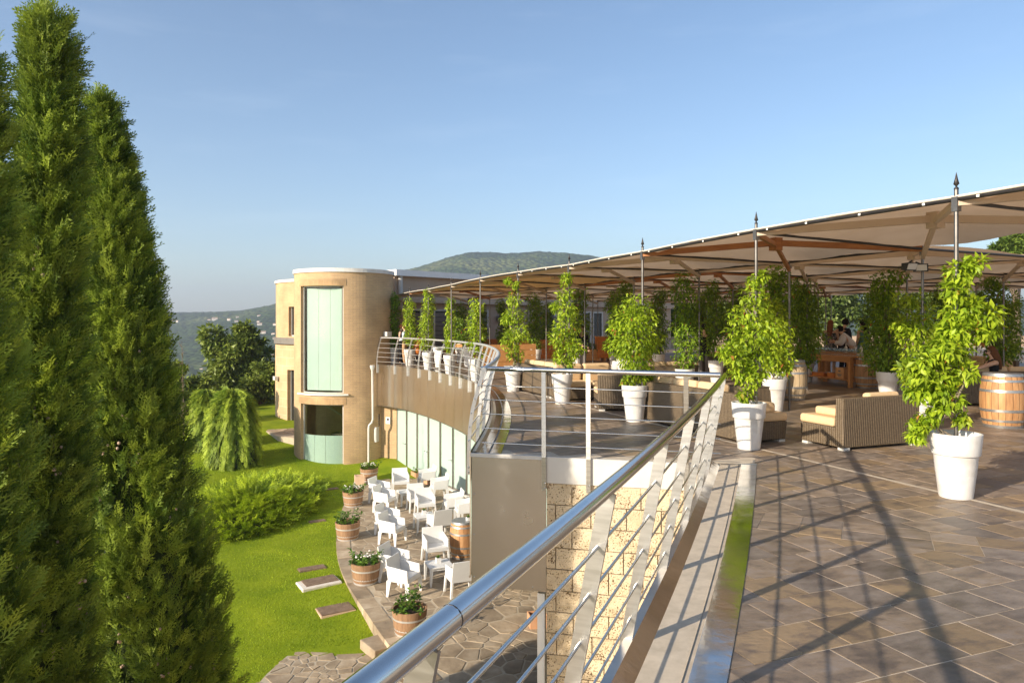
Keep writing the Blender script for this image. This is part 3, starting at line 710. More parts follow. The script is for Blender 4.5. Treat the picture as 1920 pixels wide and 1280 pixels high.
# kerb stones along the curved lawn edge
ks = spline(left_edge, 8); acc = 0; last = 0; cum = [0]
for i in range(1, len(ks)): cum.append(cum[-1] + (ks[i]-ks[i-1]).length)
def at_len(path, cum, s):
    for i in range(1, len(path)):
        if cum[i] >= s: t = (s-cum[i-1])/max(cum[i]-cum[i-1], 1e-6); return path[i-1].lerp(path[i], t)
    return path[-1]
s = 0.0
while s < cum[-1]-.3:
    L_ = random.uniform(.45, .85); a = at_len(ks, cum, s+.012); e = at_len(ks, cum, min(s+L_, cum[-1])-.012); t = (e-a).normalized(); nn = Vector((-t.y, t.x, 0)); wd = .34
    z1 = LOW + random.uniform(-.006, .010); lo = LOW-.34
    q = MB(); q.hexa([a-nn*.03+Vector((0,0,lo)), e-nn*.03+Vector((0,0,lo)), e+nn*wd+Vector((0,0,lo)), a+nn*wd+Vector((0,0,lo))],
                     [a-nn*.02+Vector((0,0,z1)), e-nn*.02+Vector((0,0,z1)), e+nn*wd+Vector((0,0,z1)), a+nn*wd+Vector((0,0,z1))])
    q.build('kerb_stone', FLAG, PT); s += L_
# lower stone path and step at the corner of the lawn
PZ_ = LOW-.27
def A5(x, y): p = at(x, y, PZ_); return (p.x, p.y)
ppoly = [A5(440, 1330), A5(500, 1262), A5(545, 1222), A5(600, 1214), A5(705, 1206), A5(735, 1224), A5(820, 1330)]
b = MB(); b.prism(ppoly[::-1], PZ_-.3, PZ_-.008); SP = struct(b.build('stone_path', MORTAR)); crazy(SP, ppoly, PZ_, .5, 60, 9, jz=.006)
b = MB(); p = at(707, 1204, LOW-.1); b.box((p.x, p.y, LOW-.22), (.62, .42, .26), R(-52)); tag(b.build('stone_step', FLAG, bevel=.02), 'rough stone step between the lawn path and the patio kerb', 'step')
# paved yard by the far curved building
YZ = -3.36
def A6(x, y): p = at(x, y, YZ); return (p.x, p.y)
ypoly = [A6(555, 822), A6(520, 818), A6(480, 802), A6(462, 786), A6(472, 768), A6(505, 758), A6(560, 752), (-6, 44)]
b = MB(); b.prism(ypoly[::-1], YZ-.4, YZ+.02); YD = struct(b.build('paved_yard', MORTAR)); crazy(YD, ypoly, YZ+.05, .9, 80, 12)

b = MB(); b.prism([(-16, -30), (1.5, -30), (2.2, 8.5), (.4, 9.2), (-1.0, 9.2), (-2.2, 9.2), (-3.0, 8.0), (-3.2, 4.2), (-16, 4.2)], LOW-.6, LOW-.20); struct(b.build('reflected_paving', FLAG))  # unseen paving, added so the metal end panel mirrors stone instead of lawn
# --- grass blades on the lawn
def mask_lawn(x, y):
    pl = [(p[0], p[1]) for p in left_edge] + [(3, 9), (3, 33), (-4, 33)]
    return np.array([not inside(a, b_, pl) and not inside(a, b_, ypoly) and not inside(a, b_, ppoly) for a, b_ in zip(x, y)])
N = 230000
yy = 10.3 + (34-10.3)*rng.random(N)**1.35; xx = -15 + rng.random(N)*13.5
k = (np.abs(xx/yy + .30) < .20) | ((yy < 16) & (xx > -6)); xx = xx[k]; yy = yy[k]; k = mask_lawn(xx, yy) & ((xx+7.35)**2+(yy-31.2)**2 > 2.2**2); xx = xx[k]; yy = yy[k]
n = len(xx); pos = np.stack([xx, yy, gz(xx, yy)-.006], 1)
ax = np.stack([rng.normal(0, .45, n), rng.normal(0, .45, n), np.ones(n)], 1); nr = np.stack([rng.normal(0, 1, n), rng.normal(0, 1, n), rng.normal(0, .2, n)], 1)
T = np.array([(-.5, 0, 0), (.5, 0, 0), (0, 1, 0)], float)
hgt = rng.uniform(.018, .042, n); wid = rng.uniform(.007, .013, n)*(1+yy/22)
Vv, Fc = instance_np(T, np.array([[0, 1, 2]]), pos, ax, nr, np.stack([wid, hgt, hgt], 1))
cl = np.clip(.45*rng.random(n) + .7*fbm(xx*1.3, yy*1.3, 77) + .5*fbm(xx*.35, yy*.35, 91) - .32 + .07*np.sin((xx*.6+yy*.8)*5.2), 0, .95)
o = link('grass', np_mesh('grass', Vv, Fc, GRASSB, cl)); o['kind'] = 'stuff'; o['label'] = 'short mown green grass covering the lawn'; o['category'] = 'grass'
# ================================================================ BUILDINGS
def cyl_wall(name, parent, c, r, a0, a1, z0, z1, openings, mat, depth=.22, step=R(4), floor=True):
    """curved brick wall with recessed openings (ang0, ang1, zlo, zhi); uv in metres"""
    As = set([a0, a1]); Zs = set([z0, z1])
    for (p, q, lo, hi) in openings: As |= {p, q}; Zs |= {lo, hi}
    n = int(abs(a1-a0)/step)
    for i in range(1, n): 
        a = a0+(a1-a0)*i/n
        if all(abs(a-x) > R(1) for x in As): As.add(a)
    As = sorted(As); Zs = sorted(Zs); vs = []; fs = []; uv = []
    def P(a, z, rr=r): return (c[0]+rr*math.cos(a), c[1]+rr*math.sin(a), z)
    def quad(p, u):
        b = len(vs); vs.extend(p); fs.append((b, b+1, b+2, b+3)); uv.extend(u)
    def is_open(am, zm): return any(p < am < q and lo < zm < hi for (p, q, lo, hi) in openings)
    for i in range(len(As)-1):
        for j in range(len(Zs)-1):
            A, B = As[i], As[i+1]; lo, hi = Zs[j], Zs[j+1]
            if is_open((A+B)/2, (lo+hi)/2): continue
            quad([P(A, lo), P(B, lo), P(B, hi), P(A, hi)], [(A*r, lo), (B*r, lo), (B*r, hi), (A*r, hi)])
            quad([P(B, lo, r-depth-.05), P(A, lo, r-depth-.05), P(A, hi, r-depth-.05), P(B, hi, r-depth-.05)], [(B*r, lo), (A*r, lo), (A*r, hi), (B*r, hi)])
    rd = r-depth-.05
    for (p, q, lo, hi) in openings:
        quad([P(p, lo), P(p, lo, rd), P(p, hi, rd), P(p, hi)], [(0, lo), (depth, lo), (depth, hi), (0, hi)])
        quad([P(q, lo, rd), P(q, lo), P(q, hi), P(q, hi, rd)], [(0, lo), (depth, lo), (depth, hi), (0, hi)])
        for i in range(len(As)-1):
            A, B = As[i], As[i+1]
            if p-1e-6 <= A and B <= q+1e-6:
                quad([P(A, hi), P(A, hi, rd), P(B, hi, rd), P(B, hi)], [(A*r, 0), (A*r, depth), (B*r, depth), (B*r, 0)])
                quad([P(A, lo, rd), P(A, lo), P(B, lo), P(B, lo, rd)], [(A*r, 0), (A*r, depth), (B*r, depth), (B*r, 0)])
    me = bpy.data.meshes.new(name); me.from_pydata(vs, [], fs); ul = me.uv_layers.new(name='UVMap')
    for i, x in enumerate(uv): ul.data[i].uv = x
    me.materials.append(mat); me.update(); return link(name, me, parent)
def arc_panel(name, parent, c, r, a0, a1, z0, z1, mat, t=.02, n=10, uv=False):
    vs = []; fs = []
    for i in range(n+1):
        a = a0+(a1-a0)*i/n
        for rr, z in ((r, z0), (r, z1), (r-t, z1), (r-t, z0)): vs.append((c[0]+rr*math.cos(a), c[1]+rr*math.sin(a), z))
    for i in range(n):
        b = 4*i
        for k in range(4): fs.append((b+k, b+4+k, b+4+(k+1) % 4, b+(k+1) % 4))
    fs += [(0, 1, 2, 3), (4*n+3, 4*n+2, 4*n+1, 4*n)]
    me = bpy.data.meshes.new(name); me.from_pydata(vs, [], fs)
    if uv:
        ul = me.uv_layers.new(name='UVMap')
        for p in me.polygons:
            for li in p.loop_indices:
                v = me.vertices[me.loops[li].vertex_index].co; a = math.atan2(v.y-c[1], v.x-c[0]); ul.data[li].uv = (a*r, v.z)
    bm_ = bmesh.new(); bm_.from_mesh(me); bmesh.ops.recalc_face_normals(bm_, faces=bm_.faces[:]); bm_.to_mesh(me); bm_.free()
    me.materials.append(mat); me.update(); return link(name, me, parent)

TC = (-7.35, 31.2); TR = 2.12; TOP = 3.86
view = math.atan2(-TC[1], -TC[0])                       # direction from the tower to the camera
wa0 = view - R(57); wa1 = view - R(1)
tw = thing('brick_tower', 'round tan brick tower with tall curved windows and a pale roof cap', 'tower')
cyl_wall('wall', tw, TC, TR, view-PI, view+PI, LOW-.1, TOP, [(wa0, wa1, -1.12, 3.30), (wa0, wa1, LOW+.06, -1.58)], BRICKM)
arc_panel('roof_cap', tw, TC, TR+.05, view-PI, view+PI-.001, TOP, TOP+.16, CAPM, t=.35, n=72)
b = MB(); b.lathe([(TR-.3, TOP-.06), (TR-.3, TOP-.05)], 40, (TC[0], TC[1], 0)); b.build('roof', CAPM, tw)
for (z0, z1) in ((3.305, 3.58), (-1.575, -1.30)):
    arc_panel('lintel_course', tw, TC, TR+.012, wa0-R(3), wa1+R(3), z0, z1, SOLDIER, t=.03, n=20, uv=True)
arc_panel('sill', tw, TC, TR+.09, wa0-R(4), wa1+R(5), -1.20, -1.135, CAPM, t=.28, n=20)
arc_panel('sill', tw, TC, TR+.08, wa0-R(4), wa1+R(5), LOW-.05, LOW+.05, CAPM, t=.28, n=20)
def curved_window(z0, z1, kind):
    wd = arc_panel('window', tw, TC, TR-.13, wa0, wa0+.018, z0, z1, FRAMEG, t=.06, n=1)
    arc_panel('frame', wd, TC, TR-.13, wa1-.022, wa1, z0, z1, FRAMEG, t=.06, n=1)
    arc_panel('frame', wd, TC, TR-.13, wa0+.02, wa1-.024, z1-.035, z1, FRAMEG, t=.06, n=16)
    arc_panel('frame', wd, TC, TR-.13, wa0+.02, wa1-.024, z0, z0+.035, FRAMEG, t=.06, n=16)
    cuts = [0, .33, .62, 1.0] if kind == 'low' else [0, .16, .46, .74, 1.0]
    A0 = wa0+.02; A1 = wa1-.024
    for i in range(len(cuts)-1):
        p = A0+(A1-A0)*cuts[i]+.003; q = A0+(A1-A0)*cuts[i+1]-.003
        arc_panel('pane', wd, TC, TR-.14, p, q, z0+.037, z1-.037, GLASS, t=.012, n=6)
        if kind == 'low': arc_panel('frosted_pane', wd, TC, TR-.156, p, q, z0+.04, z0+1.28, FROSTW, t=.006, n=6)
    if kind == 'high':
        bz0 = A0+(A1-A0)*.09
        rb = TR-.175; e0 = Vector((TC[0]+rb*math.cos(bz0), TC[1]+rb*math.sin(bz0), 0)); e1 = Vector((TC[0]+rb*math.cos(A1-.01), TC[1]+rb*math.sin(A1-.01), 0))
        for i in range(3):
            p = e0.lerp(e1, i/3+.003); q = e0.lerp(e1, (i+1)/3-.003)
            bb_ = MB(); bb_.bar(p+Vector((0, 0, (z0+z1)/2)), q+Vector((0, 0, (z0+z1)/2)), .008, z1-z0-.20); bb_.build('blind', BLIND, wd)
curved_window(-1.12, 3.30, 'high'); curved_window(LOW+.06, -1.58, 'low')
b = MB(); b.lathe([(TR-.32, -1.42), (TR-.32, -1.22)], 32, (TC[0], TC[1], 0)); b.build('floor_slab', INTERIOR, tw)
b = MB(); b.lathe([(TR-.32, LOW-.1), (TR-.32, LOW+.04)], 32, (TC[0], TC[1], 0)); b.build('ground_slab', INTERIOR, tw)
# desk and computer inside the lower room
dk = thing('desk', 'dark desk inside the tower behind the lower window', 'desk', (TC[0]+.35, TC[1]-.5, LOW+.04), R(-12))
b = MB(); b.box((0, 0, 1.15), (1.5, .6, .05)); b.build('desk_top', material('dark_wood', (.05, .035, .02), (.07, .05, .03)), dk)
for x in (-.7, .7): b = MB(); b.box((x, 0, .56), (.05, .55, 1.12)); b.build('leg', MATS['dark_wood'], dk)
mo = thing('monitor', 'black computer monitor on the desk inside the tower', 'monitor', (TC[0]+.75, TC[1]-.62, LOW+1.22), R(20))
b = MB(); b.box((0, 0, .30), (.62, .05, .42)); b.build('screen', BLACKP, mo); b = MB(); b.box((0, .04, .05), (.12, .12, .10)); b.box((0, .04, .01), (.28, .2, .02)); b.build('stand', BLACKP, mo)
b = MB(); b.bar((TC[0]-1.2, TC[1]+.7, LOW+2.4), (TC[0]+1.3, TC[1]+.5, LOW+.9), .10, .06); tag(b.build('stair_rail', INTERIOR), 'sloping stair rail inside the tower room', 'handrail')
# wall lamp and grey box on the tower
def wall_lamp(c, a, z, label, col=FRAMEG, s=1.0, r=None):
    rr = r
    p = Vector((c[0]+rr*math.cos(a), c[1]+rr*math.sin(a), z)); t = thing('wall_lamp', label, 'lamp', p, a)
    b = MB(); b.box((.03, 0, 0), (.06, .12*s, .12*s)); b.build('bracket', col, t); b = MB(); b.box((.15, 0, 0), (.18, .34*s, .20*s)); b.build('housing', col, t, bevel=.01)
wall_lamp(TC, view+R(52), 1.30, 'grey rectangular wall lamp high on the brick tower', r=TR)

# second curved volume behind the tower
C2 = (-8.8, 39.3); R2 = 4.04
v2 = math.atan2(36-C2[1], -11.6-C2[0])
t2 = thing('curved_building', 'second curved tan building with stone courses standing behind the round tower', 'building')
win2 = (v2+R(9), v2+R(20)); 
def ang2(px, Yg):      # angle on the second cylinder of a pixel column
    best = None
    for i in range(720):
        a = -PI + i*PI/360; x = C2[0]+R2*math.cos(a); y = C2[1]+R2*math.sin(a)
        if (x-0)*math.cos(a)+(y-0)*math.sin(a) > 0: continue
        e = abs(960+x/y*F-px)
        if best is None or e < best[0]: best = (e, a)
    return best[1]
aw0, aw1 = ang2(541.5, 0), ang2(556, 0)
if aw0 > aw1: aw0, aw1 = aw1, aw0
ad0, ad1 = ang2(540, 0), ang2(557, 0)
yw = C2[1]+R2*math.sin(aw0)
zof = lambda py: CH+(HZ-py)/F*yw
cyl_wall('upper_wall', t2, C2, R2, -PI, PI, zof(646), 3.84, [(aw0, aw1, zof(630), zof(575))], BRICKM)
cyl_wall('lower_wall', t2, C2, R2+.03, -PI, PI, -4.4, zof(647), [(ad0, ad1, zof(797), zof(693))], STONEB)
arc_panel('string_course', t2, C2, R2+.10, -PI, PI-.001, zof(645), zof(633), GREYDOOR, t=.14, n=72)
arc_panel('roof_cap', t2, C2, R2+.06, -PI, PI-.001, 3.84, 3.98, CAPM, t=.4, n=72)
b = MB(); b.lathe([(R2-.3, 3.78), (R2-.3, 3.79)], 40, (C2[0], C2[1], 0)); b.build('roof', CAPM, t2)
def w2(a0, a1, z0, z1, nm):
    wd = arc_panel(nm, t2, C2, R2-.16, a0, a1, z0, z0+.05, FRAMEG, t=.08, n=3)
    arc_panel('frame', wd, C2, R2-.16, a0, a0+.012, z0+.052, z1, FRAMEG, t=.08, n=1); arc_panel('frame', wd, C2, R2-.16, a1-.012, a1, z0+.052, z1, FRAMEG, t=.08, n=1)
    arc_panel('frame', wd, C2, R2-.16, (a0+a1)/2-.008, (a0+a1)/2+.008, z0+.052, z1, WHITEPAINT, t=.08, n=1)
    arc_panel('pane', wd, C2, R2-.19, a0+.013, (a0+a1)/2-.009, z0+.052, z1, DARKINSIDE, t=.01, n=2)
    arc_panel('pane', wd, C2, R2-.19, (a0+a1)/2+.009, a1-.013, z0+.052, z1, DARKINSIDE, t=.01, n=2)
w2(aw0, aw1, zof(630), zof(575), 'window'); w2(ad0, ad1, zof(796), zof(693), 'door')
wall_lamp(C2, ang2(523, 0), zof(711), 'grey box lamp low on the curved building behind the tower', r=R2+.03)

# plaster building on the terrace: long wall with louvred doors
pb = thing('plaster_building', 'low beige plaster building behind the canopy with louvred doors and white roof edge', 'building')
WN = Vector((WALLD.y, -WALLD.x, 0))                     # outward, towards the terrace
WL = 23.0
def wpt(s, d=0.0, z=0.0): q = WALL0 + WALLD*s + WN*d; return Vector((q.x, q.y, z))
def wall_s(px):                                          # distance along the wall of a pixel column
    k = (px-960.0)/F; return (WALL0.x - k*WALL0.y)/(k*WALLD.y - WALLD.x)
RT = 3.95
b = MB(); b.hexa([wpt(0, 0, -.4), wpt(0, -9, -.4), wpt(WL, -9, -.4), wpt(WL, 0, -.4)][::-1], [wpt(0, 0, RT), wpt(0, -9, RT), wpt(WL, -9, RT), wpt(WL, 0, RT)][::-1]); b.build('wall', PLASTER, pb)
b = MB(); b.hexa([wpt(-.15, .35, RT), wpt(-.15, -9, RT), wpt(WL+.2, -9, RT), wpt(WL+.2, .35, RT)][::-1], [wpt(-.15, .35, RT+.28), wpt(-.15, -9, RT+.28), wpt(WL+.2, -9, RT+.28), wpt(WL+.2, .35, RT+.28)][::-1]); b.build('roof_edge', WHITEPAINT, pb)
b = MB(); b.hexa([wpt(.0, .30, 2.72), wpt(.0, .02, 2.72), wpt(WL, .02, 2.72), wpt(WL, .30, 2.72)][::-1], [wpt(.0, .30, 3.0), wpt(.0, .02, 3.0), wpt(WL, .02, 3.0), wpt(WL, .30, 3.0)][::-1]); b.build('cornice', PLASTER, pb)
b = MB(); b.tube([wpt(.25, .12, 2.4), wpt(.25, .12, RT)], .11, 10); b.build('downpipe', FRAMEG, pb)
def louvre_door(s0, s1, top=2.35, glass=False):
    dr = MB(); dr.bar(wpt(s0, .03), wpt(s0, .03, top), .08, .10, WALLD); dr.bar(wpt(s1, .03), wpt(s1, .03, top), .08, .10, WALLD); dr.bar(wpt(s0-.04, .03, top+.04), wpt(s1+.04, .03, top+.04), .10, .08, WN)
    o = dr.build('door', FRAMEG, pb)
    q = MB(); q.hexa([wpt(s0+.04, .015, .0), wpt(s0+.04, .005, .0), wpt(s1-.04, .005, .0), wpt(s1-.04, .015, .0)][::-1], [wpt(s0+.04, .015, top), wpt(s0+.04, .005, top), wpt(s1-.04, .005, top), wpt(s1-.04, .015, top)][::-1])
    q.build('backing', DARKINSIDE, o)
    if glass: return
    z = .08
    while z < top-.2:
        q = MB(); q.hexa([wpt(s0+.06, .05, z), wpt(s0+.06, .02, z), wpt(s1-.06, .02, z), wpt(s1-.06, .05, z)][::-1], [wpt(s0+.06, .03, z+.19), wpt(s0+.06, .02, z+.19), wpt(s1-.06, .02, z+.19), wpt(s1-.06, .03, z+.19)][::-1])
        q.build('slat', GREYDOOR, o); z += .22
for p0, p1 in ((760, 788), (813, 838), (844, 862), (881, 913), (1010, 1040), (1090, 1106)): louvre_door(wall_s(p0), wall_s(p1))
louvre_door(wall_s(1111), wall_s(1128), glass=True)  # open doorway without slats; its dark inside is painted on the backing sheet
for px_ in (934, 1037):
    s_ = wall_s(px_); p = wpt(s_, .0, 2.0); wt = thing('wall_lamp', 'small brown wall lamp beside the louvred doors under the canopy', 'lamp', p, math.atan2(WN.y, WN.x), 'wall lamps under the canopy')
    b = MB(); b.box((.03, 0, 0), (.06, .12, .12)); b.build('bracket', GREYDOOR, wt); b = MB(); b.box((.14, 0, 0), (.16, .34, .28)); b.build('housing', GREYDOOR, wt, bevel=.01)

# glazed ground floor under the terrace
gf = thing('glass_facade', 'row of frosted glass doors with steel frames under the curved terrace', 'glass wall')
G0 = Vector((-4.8, 29.8, 0)); G1 = Vector((-1.47, 24.5, 0)); GD = (G1-G0).normalized(); GN = Vector((-GD.y, GD.x, 0))
if GN.x > 0: GN = -GN
np_ = 13; pw = 1.02; gh = 3.0
def gp(s, d=0, z=0): q = G0+GD*s+GN*d; return Vector((q.x, q.y, LOW+z))
for i in range(np_):
    s0, s1 = i*pw, (i+1)*pw
    q = MB(); q.hexa([gp(s0+.05, .01, .1), gp(s1-.05, .01, .1), gp(s1-.05, -.01, .1), gp(s0+.05, -.01, .1)], [gp(s0+.05, .01, gh), gp(s1-.05, .01, gh), gp(s1-.05, -.01, gh), gp(s0+.05, -.01, gh)])
    o = q.build('glass_door', FROST, gf)
    fr = MB(); fr.bar(gp(s0+.03, 0, .02), gp(s0+.03, 0, gh), .06, .08, GD); fr.bar(gp(s1-.03, 0, .02), gp(s1-.03, 0, gh), .06, .08, GD); fr.bar(gp(s0, 0, .05), gp(s1, 0, .05), .08, .1, GN); fr.build('frame', STEELB, o)
    if i % 2 == 0:
        hd = MB(); p = gp(s1-.10, .03, 1.05); hd.tube([p, p+GN*.06, p+GN*.06-GD*.14], .012, 6); hd.build('handle', STEEL, o)
b = MB(); a = gp(-.1, .12, -.02); b.hexa([gp(-.1, .16, -.1), gp(np_*pw, .16, -.1), gp(np_*pw, -.2, -.1), gp(-.1, -.2, -.1)], [gp(-.1, .16, .03), gp(np_*pw, .16, .03), gp(np_*pw, -.2, .03), gp(-.1, -.2, .03)]); b.build('threshold', CAPM, gf)
b = MB(); b.hexa([gp(-.1, .1, gh), gp(np_*pw, .1, gh), gp(np_*pw, -.3, gh), gp(-.1, -.3, gh)], [gp(-.1, .1, 3.75), gp(np_*pw, .1, 3.75), gp(np_*pw, -.3, 3.75), gp(-.1, -.3, 3.75)]); b.build('header', PLASTER, gf)
# brick return wall between tower and glass, with signs and cabinets
rw = thing('brick_wall', 'short tan brick wall between the round tower and the glass doors', 'wall')
qa = Vector((-5.75, 30.2, 0)); qb = Vector((-4.85, 29.92, 0))
b = MB(); dq = (qb-qa).normalized(); nq = Vector((dq.y, -dq.x, 0)); L_ = (qb-qa).length
vs = [qa+nq*.02, qb+nq*.02, qb-nq*.4, qa-nq*.4]; b.hexa([v+Vector((0,0,LOW-.1)) for v in vs], [v+Vector((0,0,-.43)) for v in vs])
me = b.mesh('wall', BRICKM); ul = me.uv_layers.new(name='UVMap')
for p in me.polygons:
    for li in p.loop_indices: co = me.vertices[me.loops[li].vertex_index].co; ul.data[li].uv = (co.x+co.y*.3, co.z)
link('wall', me, rw)
def on_ret(px, py): # point on that wall
    k = (px-960)/F; s = (qa.x-k*qa.y)/(k*dq.y-dq.x); p = qa+dq*s+nq*.03; p.z = CH+(HZ-py)/F*p.y; return p
angq = math.atan2(dq.y, dq.x)
sg = thing('wall_sign', 'small white sign with a dark emblem on the brick wall by the glass doors', 'sign', on_ret(728, 788), angq)
b = MB(); b.box((0, 0, 0), (.20, .015, .28)); b.build('plate', WHITEPAINT, sg); b = MB(); b.ell((0, -.012, .05), (.055, .006, .055), 12, 6); b.build('emblem', BLACKP, sg)
b = MB(); b.box((0, -.011, -.06), (.14, .004, .018)); b.box((0, -.011, -.10), (.11, .004, .014)); b.build('lettering', GREYDOOR, sg)
og = thing('warning_sign', 'orange warning notice on the brick tower wall below the cabinet', 'sign', on_ret(700, 832)+Vector((-.12, -.12, 0)), angq)
b = MB(); b.box((0, 0, 0), (.15, .015, .30)); b.build('plate', material('sign_orange', (.75, .25, .05)), og); b = MB(); b.box((0, -.011, .03), (.07, .004, .12)); b.box((0, -.011, -.10), (.09, .004, .03)); b.build('symbol', WHITEPAINT, og)
cb = thing('meter_cabinet', 'white metal meter cabinet mounted beside the drainpipe', 'cabinet', on_ret(706, 812)+Vector((-.05, -.25, 0)), angq)
b = MB(); b.box((0, 0, 0), (.36, .24, .62)); b.build('case', WHITESTEEL, cb, bevel=.01); b = MB(); b.box((.02, -.13, 0), (.26, .012, .48)); b.build('door', CAPM, cb)
vn = thing('louvre_vent', 'black ventilation louvre above the meter cabinet', 'vent', on_ret(707, 786)+Vector((-.02, -.12, 0)), angq)
b = MB(); b.box((0, 0, 0), (.34, .06, .52)); b.build('case', BLACKP, vn)
for i in range(5): b = MB(); b.box((0, -.05, -.2+.1*i), (.30, .05, .03)); b.build('slat', WHITESTEEL, vn)
# drainpipe down the tower side
dp = thing('drainpipe', 'white drainpipe running from the curved railing down the tower', 'pipe')
pa = Vector((-5.72, 29.95, 0)); b = MB()
def dpt(px, py): return dep(px, py, 29.4)
b.tube([dpt(698, 690), dpt(699, 786), dpt(697, 792), dpt(692, 797), dpt(691, 803), dpt(691, 884)], .042, 8); b.build('pipe', FRAMEG, dp)
b = MB(); p = dpt(698, 690); b.lathe([(.045, -.10), (.10, .04), (.10, .12)], 12, (p.x, p.y, p.z)); b.build('hopper', FRAMEG, dp)

# ================================================================ RAILINGS
RZ = 1.15
def railing(name, label, base, top, post_s, zs_bottom=-.14, rods=5, post=(.065, .014), rtop=.031, rrod=.0075, bulge=.0, feet=True, rail_mat=None, post_mat=None):
    rail_mat = rail_mat or STEEL; post_mat = post_mat or STEELB
    """base, top: matching lists of points at floor edge / handrail; post_s: indices (float) of posts"""
    t = thing(name, label, 'railing')
    b = MB(); b.tube([(p.x, p.y, RZ) for p in top], rtop, 14); b.build('handrail', rail_mat, t)
    def mix(i, z):
        f = (z-0)/RZ; p = base[i].lerp(top[i], f); bl = bulge*math.sin(PI*min(max(f, 0), 1))
        if bulge:
            dv = (base[i]-top[i]); dv.z = 0
            if dv.length > 1e-4: p = p + dv.normalized()*bl
        return Vector((p.x, p.y, z))
    for k in range(rods):
        z = RZ*(.12+.165*k) + .02
        b = MB(); b.tube([mix(i, z) for i in range(len(top))], rrod, 6); b.build('rod', rail_mat, t)
    for s in post_s:
        i = int(s); i = min(i, len(top)-2); fr = s-i
        tang = (top[i+1]-top[i]).normalized(); side = Vector((tang.y, -tang.x, 0))
        pts = []
        for z in ([zs_bottom, 0, .3, .6, .9, RZ-.02] if bulge else [zs_bottom, 0.0, RZ-.02]):
            a = mix(i, z).lerp(mix(i+1, z), fr)
            if z < 0: a = mix(i, 0).lerp(mix(i+1, 0), fr); a.z = z
            pts.append(a)
        b = MB()
        for q in range(len(pts)-1): b.bar(pts[q], pts[q+1], post[0], post[1], side)
        o = b.build('post', post_mat, t)
        if feet:
            fb = MB(); p = pts[0]
            for dz in (.03, .10): fb.ell((p.x-side.x*.0+tang.x*.012, p.y-tang.y*.0-.01, p.z+dz), (.014, .014, .014), 6, 4)
            fb.build('bolt', STEEL, o)
Yn = np.linspace(-1.2, 8.72, 68)
btm = [Vector((rail_x(y)-.215, y, 0)) for y in Yn]; top_ = [Vector((rail_x(y), y, RZ)) for y in Yn]
def idx(Y): return (Y-Yn[0])/(Yn[1]-Yn[0])
railing('railing', 'leaning steel railing with thick handrail running along the gutter and slate floor', btm, top_, [idx(y) for y in (.15, 1.47, 2.80, 3.95, 5.08, 6.30, 7.52, 8.5)])
for yj in (1.56, 5.6):
    a_ = Vector((rail_x(yj), yj, RZ)); e_ = Vector((rail_x(yj+.003), yj+.003, RZ)); b = MB(); b.tube([a_, e_], .0313, 18); o = b.build('joint_ring', DARKPIPE, [q for q in C.objects if q.name == 'railing'][0])
nb = 24; D2 = (EB-EA)
tb_ = [Vector((-.43, 10.02, 0)).lerp(Vector((2.57, 8.76, 0)), i/(nb-1)) for i in range(nb)]
bb = []
for q in tb_:
    k_ = (q.x+.004)/q.y; E_ = EA+nrm*.055; s_ = (k_*E_.y-E_.x)/(D2.x-k_*D2.y); bb.append(E_+D2*s_)
railing('railing', 'straight steel railing along the terrace edge above the block wall', bb, tb_, [nb*.275, nb*.46, nb*.835], zs_bottom=-.44, post=(.022, .06), rtop=.033)
ip = offset(FAR, -.06); tp = offset(FAR, .16)
cum = [0]
for i in range(1, len(FAR)): cum.append(cum[-1]+(FAR[i]-FAR[i-1]).length)
def fidx(s):
    for i in range(1, len(cum)):
        if cum[i] >= s: return i-1 + (s-cum[i-1])/(cum[i]-cum[i-1])
    return len(cum)-1.001
railing('railing', 'curved steel railing with bowed posts sweeping round to the brick tower', ip, tp, [fidx(s) for s in np.arange(.15, cum[-1], 1.18)], zs_bottom=-.32, bulge=.06, post=(.05, .022), rrod=.009, rtop=.034, rail_mat=STEELL, post_mat=STEELL)

